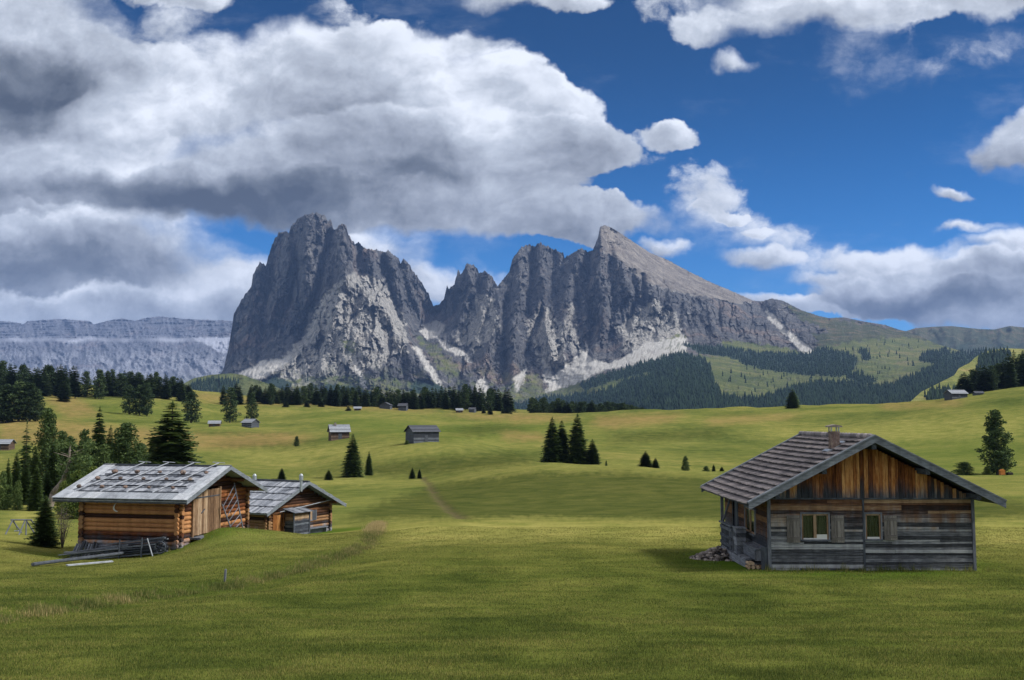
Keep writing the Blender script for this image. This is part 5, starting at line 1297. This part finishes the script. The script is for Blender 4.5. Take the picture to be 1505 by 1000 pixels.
def spruce_mesh(seed, levels=36, br=10, steps=7, low=.03, rag=.25, power=.70, cw=1.0):
    """height 10, radius 2.2"""
    r_ = np.random.default_rng(seed); V = []; n = 0
    for i in range(levels):
        f = (i+r_.uniform(-.3, .3))/levels; f = min(max(f, 0), .985); z = 10*(low+(1-low)*f)
        R = 2.2*(1-f)**power*(1 if f > .12 else .82+f*1.5)+.05; nb = max(4, int(br*(1-.45*f)))
        a0 = r_.uniform(0, 6.28); lev = r_.uniform(.82, 1.1)
        for k in range(nb):
            a = a0+k*2*math.pi/nb+r_.uniform(-.3, .3); L = R*lev*r_.uniform(1-rag, 1+rag*.5); z = 10*(low+(1-low)*f)+r_.uniform(-.6, .6)*10/levels*(1.2-f*.6); d = np.array([math.cos(a), math.sin(a), 0]); sd = np.array([-d[1], d[0], 0])
            st = max(3, int(steps*(.45+.55*(1-f))))
            for q in range(st):
                t = (q+.6)/st; p = d*L*t+np.array([0, 0, z-.32*L*t**1.5+.10*L*t*t]); w = ((.60*(1-t)+.22)*min(L, 1.3)+.07)*cw
                for s_ in (-1, 1):
                    tip = p+sd*s_*w*r_.uniform(.7, 1.2)+d*w*r_.uniform(.2, .6)+np.array([0, 0, -w*r_.uniform(.15, .5)])
                    p2 = p+d*(L/st*1.15)+np.array([0, 0, -.02]); p0 = p-d*(L/st*.3)+np.array([0, 0, -w*.25])
                    V += [p0, tip, p2]
            tip = d*L*1.06+np.array([0, 0, z-.24*L]); b0 = d*L*.8+np.array([0, 0, z-.18*L]); V += [b0+sd*.09, tip, b0-sd*.09]
    for k in range(6):
        a = k*1.05; V += [np.array([.12*math.cos(a), .12*math.sin(a), 9.3]), np.array([.12*math.cos(a+1.5), .12*math.sin(a+1.5), 9.3]), np.array([0, 0, 10.05])]
    V = np.array(V); return mesh_from('spruce_crown', V, np.arange(len(V)).reshape(-1, 3))
def pine_mesh(seed, n=42, conic=.6, leaf=95, cs=.8, zlow=.14, gaps=.25, sz=.17):
    """irregular loose crown of needle clumps, height 10, radius 2.2"""
    r_ = np.random.default_rng(seed); V = []
    for i in range(n):
        f = (i+.5)/n; z = 10*(zlow+(1-zlow)*f)*.97; prof = (1-f)**conic*(min(1, .55+f*3))
        a = i*2.4+r_.uniform(-.5, .5); rr = 2.2*prof*(r_.random()**.45)*.80
        if r_.random() < gaps*.35: continue
        c = np.array([rr*math.cos(a), rr*math.sin(a), z]); s_ = cs*(.55+.6*prof)*r_.uniform(.7, 1.2)
        m_ = int(leaf*(.4+prof)); q = r_.normal(0, 1, (m_, 3)); q /= np.linalg.norm(q, axis=1)[:, None]; q *= (r_.random(m_)**.4)[:, None]*s_*np.array([1, 1, .62]); P_ = q+c
        d1 = r_.normal(0, 1, (m_, 3)); d1 /= np.linalg.norm(d1, axis=1)[:, None]; d2 = np.cross(d1, r_.normal(0, 1, (m_, 3))); d2 /= np.linalg.norm(d2, axis=1)[:, None]
        s2 = sz*r_.uniform(.6, 1.5, (m_, 1)); V.append(np.stack([P_-d1*s2, P_+d1*s2, P_+d2*s2*.8], 1))
    V = np.concatenate(V).reshape(-1, 3); V[:, 2] = np.maximum(V[:, 2], .1)
    return mesh_from('pine_crown', V, np.arange(len(V)).reshape(-1, 3))
def trunk_mesh(r0=.20, top=9.6, limbs=0, seed=1):
    rg_ = random.Random(seed); mb = MB(); mb.tube((0, 0, -.6), (0, 0, top), r0, .02, 8, .04, 6, rg_)
    for i in range(limbs):
        z = 1.2+i*7.5/limbs; a = rg_.uniform(0, 6.28); L = 1.6*(1-z/11)*rg_.uniform(.6, 1.1); mb.tube((0, 0, z), (L*math.cos(a), L*math.sin(a), z+L*.35), r0*.28, .015, 5)
    me = bpy.data.meshes.new('trunk'); me.from_pydata(mb.V, [], mb.F); me.update(); return me
PROT = {}
def proto(kind, crown, mat, trunk, tmat=M_BARK):
    crown.materials.append(mat)
    if not len(trunk.materials): trunk.materials.append(tmat)
    PROT.setdefault(kind, []).append((crown, trunk))
for s_ in range(4): proto('spruce', spruce_mesh(10+s_, 44, 12, 8, .02, .28), M_SPR, trunk_mesh(.17, 9.4, 0, s_))
for s_ in range(2): proto('sparse', spruce_mesh(30+s_, 26, 8, 8, .05, .55, .8), M_SPR, trunk_mesh(.17, 9.4, 10, s_))
for s_ in range(6): proto('far', spruce_mesh(50+s_, 26, 9, 4, .04+.03*(s_ % 3), .3, (.7, .6, .8)[s_ % 3], 1.35), M_DSPR, trunk_mesh(.17, 9.3, 0, s_))
for s_ in range(3): proto('pine', pine_mesh(70+s_, 64, .5, 110, .85, .05), M_PIN, trunk_mesh(.17, 9.0, 16, s_))
for s_ in range(2): proto('fullpine', pine_mesh(80+s_, 60, .5, 150, .95, .05, 0, .15), M_PIN, trunk_mesh(.2, 9.0, 8, s_))
for s_ in range(3): proto('farpine', pine_mesh(90+s_, 34, .42, 70, 1.0, .06, 0, .24), M_DSPR, trunk_mesh(.2, 8.6, 8, s_))
for s_ in range(2): proto('bush', pine_mesh(100+s_, 40, .5, 110, 1.1, .0, 0, .2), M_BUSH, trunk_mesh(.12, 6, 4, s_))
for s_ in range(2): proto('darkbush', pine_mesh(105+s_, 40, .5, 110, 1.1, .0, 0, .2), M_SPR, trunk_mesh(.12, 6, 4, s_))
_tc = [0]
NAMES = {'spruce': 'spruce_tree', 'sparse': 'spruce_tree', 'far': 'spruce_tree', 'pine': 'pine_tree', 'fullpine': 'pine_tree', 'farpine': 'pine_tree', 'bush': 'bush', 'darkbush': 'bush'}
def tree(kind, px, Y, top, w, label, group=None, lean=0.0, var=None, sink=.1, cat=None):
    _tc[0] += 1; rg_ = random.Random(_tc[0]*13+5)
    p = on(px, Y); zt = at(px, top, Y)[2]; h = max(zt-p.z, .6); wd = w*Y/F
    pr = PROT[kind]; cr, tr = pr[(var if var is not None else _tc[0]) % len(pr)]
    nm = NAMES[kind]; T = empty(nm, (p.x, p.y, p.z-sink), rg_.uniform(0, 6.28), label, cat or ('bush' if 'bush' in kind else 'tree'), group)
    q = {'spruce': 3.7, 'sparse': 3.7, 'far': 2.9, 'farpine': 2.9}.get(kind, 4.0); T.scale = (wd/q, wd/q, (h+sink)/10)
    link('crown', cr, None, T); link('trunk', tr, None, T); return T
# left group behind the barn
tree('spruce', 250, 118, 588, 98, 'big bushy spruce rising right behind the roof of the log barn', var=0)
tree('spruce', 143, 150, 596, 36, 'dark pointed spruce second behind the log barn, left of the bushy green pine')
tree('fullpine', 182, 112, 620, 66, 'broad rounded bright green pine between the pointed spruce and the big bushy spruce')
tree('sparse', 36, 128, 616, 30, 'thin almost black spruce with drooping tiers at the left end of the group')
tree('fullpine', 67, 124, 598, 44, 'tall rounded dark larch right beside the thin black spruce', var=1)
tree('pine', 122, 108, 630, 42, 'loose crowned pine with open branches left of the rounded green pine')
tree('pine', 150, 104, 652, 44, 'low spreading green pine in front of the pointed dark spruce')
tree('spruce', 10, 100, 672, 16, 'small slim spruce at the left edge below the low hut')
tree('spruce', 52, 96, 683, 24, 'small dense blue green spruce in front of the larch')
tree('spruce', 68, 99, 690, 20, 'young spruce just left of the foot of the leaning trunk')
tree('spruce', 76, 112, 650, 30, 'mid sized spruce in the shade between the larch and the leaning tree')
tree('spruce', 50, 118, 655, 26, 'green spruce standing in front of the thin black one')
tree('darkbush', 3, 97, 692, 22, 'dark bush cut by the left edge of the photo')
tree('darkbush', 25, 97, 706, 16, 'low dark bush between the slim spruce and the blue green one')
tree('bush', 112, 88, 690, 40, 'yellow green bush behind the left end of the barn roof')
tree('bush', 92, 92, 706, 22, 'small yellow green bush at the foot of the leaning trunk')
tree('spruce', 65, 60, 728, 42, 'young spruce standing on the grass left of the log barn')
tree('fullpine', 205, 125, 650, 40, 'low dense pine filling the gap left of the big bushy spruce', var=0)
tree('pine', 100, 118, 640, 40, 'olive green pine behind the leaning trunk')
tree('fullpine', 88, 128, 632, 34, 'dense pine directly right of the tall larch', var=1)
tree('spruce', 22, 112, 664, 22, 'spruce between the left edge and the thin black spruce')
tree('bush', 135, 90, 684, 34, 'light green bush just above the middle of the barn ridge')
tree('spruce', 160, 140, 624, 30, 'spruce just right of the pointed one, partly hidden by the green pine')
tree('spruce', 102, 134, 640, 26, 'narrow dark spruce between the two dense pines')
tree('spruce', 222, 130, 640, 30, 'lower dark spruce leaning against the big bushy one')
tree('spruce', 36, 104, 676, 24, 'short spruce at the foot of the thin black one')
# leaning pine with a bare pale trunk
def leaning():
    p = on(72, 98); T = empty('pine_tree', p, 0, 'old pine with a bare pale trunk leaning right behind the barn', 'tree'); k = 98/F
    P_ = [Vector((0, 0, -.3)), Vector((5*k, 0, 22*k)), Vector((18*k, .2, 42*k)), Vector((24*k, .3, 62*k)), Vector((26*k, .3, 95*k))]; rr = [.36, .30, .24, .17, .07]
    mb = MB()
    for i in range(4): mb.tube(P_[i], P_[i+1], rr[i], rr[i+1], 9, .03, 3)
    rg_ = random.Random(3)
    for i in range(9): 
        a = P_[3].lerp(P_[4], rg_.uniform(-.4, .9)); mb.tube(a, a+Vector((rg_.uniform(-1.3, 1.6), rg_.uniform(-1, 1), rg_.uniform(-.1, .6))), .05, .015, 5)
    mb.build('trunk', M_PBARK, T, True)
    r_ = np.random.default_rng(4); V = []
    for i in range(26):
        c = np.array(P_[3].lerp(P_[4], r_.uniform(-.55, 1.0)))+np.array([r_.uniform(-.8, 2.3), r_.uniform(-1.2, 1.2), r_.uniform(-.6, .7)]); m_ = 90
        q = r_.normal(0, 1, (m_, 3))*np.array([.42, .42, .22])+c; d1 = r_.normal(0, 1, (m_, 3))*.09; d2 = r_.normal(0, 1, (m_, 3))*.09; V.append(np.stack([q-d1, q+d1, q+d2], 1))
    V = np.concatenate(V).reshape(-1, 3); link('crown', mesh_from('pine_crown', V, np.arange(len(V)).reshape(-1, 3)), M_PIN, T)
leaning()
def bare_shrub():
    p = on(91, 60.5); T = empty('bush', p, 0, 'thin bare grey shrub between the young spruce and the log barn', 'bush'); rg_ = random.Random(8); mb = MB(); k = 60.5/F
    H_ = 62*k
    for i in range(9):
        a = rg_.uniform(0, 6.28); e = Vector((math.cos(a)*rg_.uniform(.1, .5), math.sin(a)*.4, H_*rg_.uniform(.6, 1))); mb.tube((0, 0, -.1), e*.5, .028, .018, 5); mb.tube(e*.5, e, .018, .006, 5)
        for j in range(12):
            q = e*rg_.uniform(.3, 1); mb.tube(q, q+Vector((rg_.uniform(-.35, .35), rg_.uniform(-.3, .3), rg_.uniform(.05, .35))), .008, .003, 3)
    mb.build('branches', M_BARK, T)
    r_ = np.random.default_rng(9); m_ = 900; q = r_.normal(0, 1, (m_, 3))*np.array([.30, .25, .20*H_])+np.array([0, 0, H_*.55]); d1 = r_.normal(0, 1, (m_, 3))*.022; d2 = r_.normal(0, 1, (m_, 3))*.022
    V = np.stack([q-d1, q+d1, q+d2], 1).reshape(-1, 3); link('twigs', mesh_from('twigs', V, np.arange(len(V)).reshape(-1, 3)), M_BARK, T)
bare_shrub()
# single trees and small groups on the slopes
tree('spruce', 518, 216, 637, 32, 'tall dense spruce alone on the slope above the smaller hut')
tree('spruce', 542, 226, 663, 13, 'small slim spruce right of the tall one on the slope')
tree('spruce', 414, 208, 688, 13, 'tiny bushy spruce directly above the left roof end of the smaller hut')
tree('spruce', 483, 208, 690, 14, 'tiny round spruce left of the foot of the tall spruce')
tree('spruce', 606, 205, 687, 11, 'left one of two tiny spruces in the hollow below the large barn')
tree('spruce', 616.5, 205, 689, 8, 'right one of two tiny spruces in the hollow below the large barn')
tree('darkbush', 598, 285, 647, 9, 'single tiny bush on the grass just below the large dark barn')
tree('pine', 436, 330, 641, 10, 'tiny pine on the slope left of the grey roofed hut')
tree('spruce', 812, 222, 612, 34, 'leftmost of the tall spruces clustered on the central knoll')
tree('spruce', 826, 224, 617, 30, 'second tall spruce of the cluster on the central knoll')
tree('spruce', 849, 222, 607, 36, 'tallest spruce of the cluster on the central knoll')
tree('spruce', 871, 221, 645, 24, 'short spruce at the right end of the cluster on the central knoll')
tree('darkbush', 891, 214, 677, 4, 'tiny shrub just right of the spruce cluster on the knoll')
tree('spruce', 949, 203, 663, 22, 'small pointed spruce, the larger of the pair right of the knoll')
tree('spruce', 963.5, 203, 673, 13, 'small spruce, the shorter of the pair right of the knoll')
tree('pine', 1008, 202, 670, 14, 'ragged little pine with a broken crown between the pair and the chalet')
tree('darkbush', 1038, 200, 685, 13, 'low dark bush left of the chalet roof, first of the three')
tree('spruce', 1049, 200, 682, 7, 'tiny spruce in the middle of the three left of the chalet roof')
tree('spruce', 1061, 200, 686, 9, 'tiny spruce nearest to the chalet roof')
tree('spruce', 1165, 505, 571, 22, 'small dark spruce alone on the skyline above the chalet')
tree('pine', 1466, 208, 601, 50, 'tall loose crowned larch on the meadow right of the chalet', var=1)
tree('darkbush', 1417, 208, 679, 32, 'round dark bush left of the tall larch beside the chalet roof')
tree('bush', 1451, 206, 686, 14, 'small bright green bush at the foot of the tall larch')
for px_, Y_, t_, w_, l_ in ((420, 600, 590, 9, 'first from the left'), (451, 610, 588, 8, 'second from the left'), (472, 600, 589, 9, 'third from the left'), (512, 560, 597, 7, 'lowest and rightmost')):
    tree('far', px_, Y_, t_, w_, 'tiny spruce on the open ground below the tree row, %s' % l_)
tree('farpine', 281, 480, 575, 22, 'rounded pine alone below the right end of the left forest')
tree('farpine', 338, 490, 569, 18, 'loose pine, the taller of two on the slope above the twin silver huts')
tree('farpine', 370, 500, 577, 13, 'loose pine, the shorter of two on the slope above the twin silver huts')
tree('farpine', 126, 620, 545, 14, 'pointed larch alone in the gap between the two left woods')
tree('far', 94, 560, 559, 15, 'small dark spruce standing forward below the left wood')
for i, (px_, t_, w_) in enumerate(((190, 566, 16), (205, 565, 17), (216, 562, 14))):
    tree('farpine', px_, 500, t_, w_, ('left', 'middle', 'right')[i]+' one of three rounded pines in front of the second wood')
for i, (px_, t_, w_) in enumerate(((10, 565, 26), (27, 560, 30), (43, 562, 28), (52, 571, 20), (2, 572, 24))):
    tree('farpine', px_, 430, t_, w_, 'broad rounded pine in the nearest clump at the left edge', 'rounded pines in the clump at the left edge')
for i, (px_, t_, w_) in enumerate(((328, 566, 9), (347, 561, 14), (352, 566, 10))):
    tree('far', px_, 640, t_, w_, 'small dark tree of the trio behind the loose pines on the ridge', 'small dark trio on the ridge')
def row(kindw, pxs, Yr, topf, wr, label, group, seed):
    rg_ = random.Random(seed)
    for px_ in pxs:
        k = rg_.choices(['far', 'farpine'], kindw)[0]
        tree(k, px_+rg_.uniform(-2.5, 2.5), rg_.uniform(*Yr), topf(px_)+rg_.uniform(-3.5, 6), rg_.uniform(*wr), label, group)
def ip(xs, ys): return lambda x: float(np.interp(x, xs, ys))
row((3, 1), np.arange(-6, 112, 4.6), (590, 640), ip([0, 60, 90, 112], [532, 538, 536, 541]), (12, 18), 'dark conifer in the wood at the left edge of the skyline', 'wood at the left edge', 1)
row((3, 1), np.arange(143, 280, 4.2), (600, 660), ip([143, 180, 230, 280], [545, 543, 549, 562]), (10, 16), 'dark conifer in the second wood from the left, before the pale far range', 'second wood from the left', 2)
row((3, 1), np.arange(368, 735, 4.0), (640, 690), ip([368, 430, 500, 560, 620, 690, 735], [565, 566, 567, 572, 571, 565, 568]), (8, 13), 'dark conifer in the long tree row below the massif', 'long tree row below the massif', 3)
row((1, 0), [713, 717, 722, 737, 741, 745, 752], (560, 600), ip([710, 760], [597, 598]), (5, 8), 'small pointed spruce in the loose group right of the tiny huts', 'small spruces right of the tiny huts', 4)
row((1, 0), [727, 738, 745, 750], (690, 700), ip([720, 760], [567, 574]), (11, 16), 'taller spruce at the right end of the long tree row', 'right end of the long tree row', 5)
row((1, 2), np.arange(780, 958, 3.6), (640, 700), ip([780, 820, 870, 910, 957], [585, 588, 591, 594, 604]), (10, 15), 'dark rounded conifer in the low wood behind the central crest', 'low wood behind the central crest', 6)
row((2, 1), np.arange(1416, 1540, 4.5), (505, 560), ip([1414, 1430, 1450, 1470, 1490, 1505], [553, 545, 536, 531, 517, 513]), (14, 20), 'tall dark conifer in the wood on the right hand skyline', 'wood on the right hand skyline', 7)

# ------------------------------------------------------------------ grass blades on the near field, taller grass along the bank
def blades(name, px_, py_ , x, y, h, w, mat, label, seed, curl=.5, extra=0.0):
    r_ = np.random.default_rng(seed); n = len(x); z = gz(x, y)
    a = r_.uniform(0, 6.283, n); ln = r_.uniform(.1, .9, n)*h*curl; b = r_.uniform(0, 6.283, n)
    base = np.stack([x, y, z-.01], -1); wv = np.stack([np.cos(a), np.sin(a), 0*a], -1)*w[:, None]/2
    tip = base+np.stack([np.cos(b)*ln, np.sin(b)*ln, h+.01], -1)
    V = np.stack([base-wv, base+wv, tip], 1).reshape(-1, 3)
    o = link(name, mesh_from(name, V, np.arange(n*3).reshape(-1, 3), {'rnd': np.repeat(r_.random(n)+extra, 3), 'tipp': np.tile([0., 0., 1.], n)}), mat)
    return tag(o, label, None, None, 'stuff')
def grassmat(name, stops, big=True):
    m, g, b = newmat(name, .8); pos = g.n('ShaderNodeNewGeometry').outputs['Position']
    n2 = g.noise(g.scale(pos, (1, 1, 0)), 0.25, 6, 0.62, 0.4); n4 = g.noise(g.scale(pos, (0.22, 1, 0)), 1.3, 6, 0.65, 0.5)
    f = g.m('ADD', g.m('ADD', g.m('MULTIPLY', n2, .6), g.m('MULTIPLY', n4, .4)), g.m('MULTIPLY', g.m('SUBTRACT', g.attr('rnd'), .5), .35))
    c = g.ramp(f, stops)
    if big: c = g.mix(g.m('MULTIPLY', g.mr(g.v('LENGTH', pos), 34, 60), .8), c, g.ramp(f, [(.3, (.13, .145, .035)), (.65, (.27, .25, .075))]))
    g.put(b.inputs['Base Color'], c)
    tr = g.n('ShaderNodeBsdfTranslucent', {'Color': c}); mx = g.n('ShaderNodeMixShader', {0: .3, 1: b.outputs[0], 2: tr.outputs[0]})
    g.put(m.node_tree.nodes['Material Output'].inputs[0], mx.outputs[0]); return m
M_GR = grassmat('grass_blades', [(.27, (.040, .062, .013)), (.44, (.076, .106, .021)), (.57, (.135, .160, .034)), (.70, (.28, .25, .080))])
M_TALL = grassmat('tall_grass', [(.25, (.050, .080, .018)), (.42, (.095, .125, .030)), (.56, (.20, .19, .065)), (.74, (.42, .33, .16))], False)
r_ = np.random.default_rng(77); N = 1100000
t = r_.random(N); Yg = 12.5*(62/12.5)**t; u = r_.uniform(-.56, .56, N); Xg = u*Yg
cl = fbm(Xg/1.2, Yg/1.0, 3, 400); k = cl+r_.uniform(-.5, .5, N) > -.25
inh = (Xg > 8.0) & (Xg < 17.3) & (Yg > 37) & (Yg < 46)
k &= ~inh; Xg, Yg = Xg[k], Yg[k]
hh = r_.uniform(.018, .055, len(Xg))*(1+.5*fbm(Xg/2, Yg/2, 2, 410)); 
nearh = np.exp(-(np.minimum(np.abs(Yg-36.8), 2)/.35)**2)*((Xg > 9.2) & (Xg < 17.6)); nearb = np.exp(-(polyd(Xg, Yg, [(-23.6, 54.2), (-17.9, 52.8), (-16.9, 57.0), (-16.2, 60.2)])/.35)**2); nearp = np.clip(fbm(Xg/.35, Yg*0, 2, 460)*1.6+.5, 0, 1.4); hh = hh*(1+6.0*np.maximum(nearh, nearb)*nearp)
blades('grass', 0, 0, Xg, Yg, hh, .0045+.00032*Yg, M_GR, 'short mown grass blades covering the foreground field', 1)
# along the bank
segs = []; r_ = np.random.default_rng(78)
Ls = np.hypot(*(BK[1:]-BK[:-1]).T); tot = Ls.sum(); nb = 42000; s0 = r_.random(nb)*tot; cs = np.concatenate([[0], np.cumsum(Ls)]); i = np.clip(np.searchsorted(cs, s0)-1, 0, len(Ls)-1); f = (s0-cs[i])/Ls[i]
pb = BK[i]+(BK[i+1]-BK[i])*f[:, None]; dr = (BK[i+1]-BK[i])/Ls[i][:, None]; off = r_.normal(.10, .26, nb); pb = pb+np.stack([-dr[:, 1], dr[:, 0]], -1)*off[:, None]
dens = fbm(pb[:, 0]/1.1, pb[:, 1]/1.1, 3, 430); far_ = sstep(.55, .8, s0/tot); kk = (dens+r_.uniform(-.35, .35, nb) > -.05-.3*far_); pb = pb[kk]; far_ = far_[kk]; dens = dens[kk]
hh = r_.uniform(.04, .17, len(pb))*(1+.8*np.clip(dens, -.4, 1))*(1+1.1*far_)
blades('tall_grass', 0, 0, pb[:, 0], pb[:, 1], hh, .010+.012*r_.random(len(pb)), M_TALL, 'uneven strip of tall straw coloured grass along the little bank', 2, .35, far_*.9)
# weeds round the chalet and the barn foot
# ------------------------------------------------------------------ haze
def haze():
    x0, x1, y0, y1, z0, z1 = -19500, 19500, -19500, 19500, -330, 1900
    v = [(x, y, z) for x in (x0, x1) for y in (y0, y1) for z in (z0, z1)]
    f = [(0, 1, 3, 2), (4, 6, 7, 5), (0, 4, 5, 1), (2, 3, 7, 6), (0, 2, 6, 4), (1, 5, 7, 3)]
    m = bpy.data.materials.new('haze_air'); m.use_nodes = True; m.node_tree.nodes.clear(); g = G(m.node_tree)
    vol = g.n('ShaderNodeVolumePrincipled', {'Color': (0.30, 0.50, 1.0, 1), 'Density': 3.1e-5, 'Anisotropy': 0.0})
    g.n('ShaderNodeOutputMaterial', {'Volume': vol.outputs[0]})
    o = link('haze', mesh_from('haze', v, f), m)
    tag(o, 'thin blue mountain air', None, None, 'stuff')
haze()
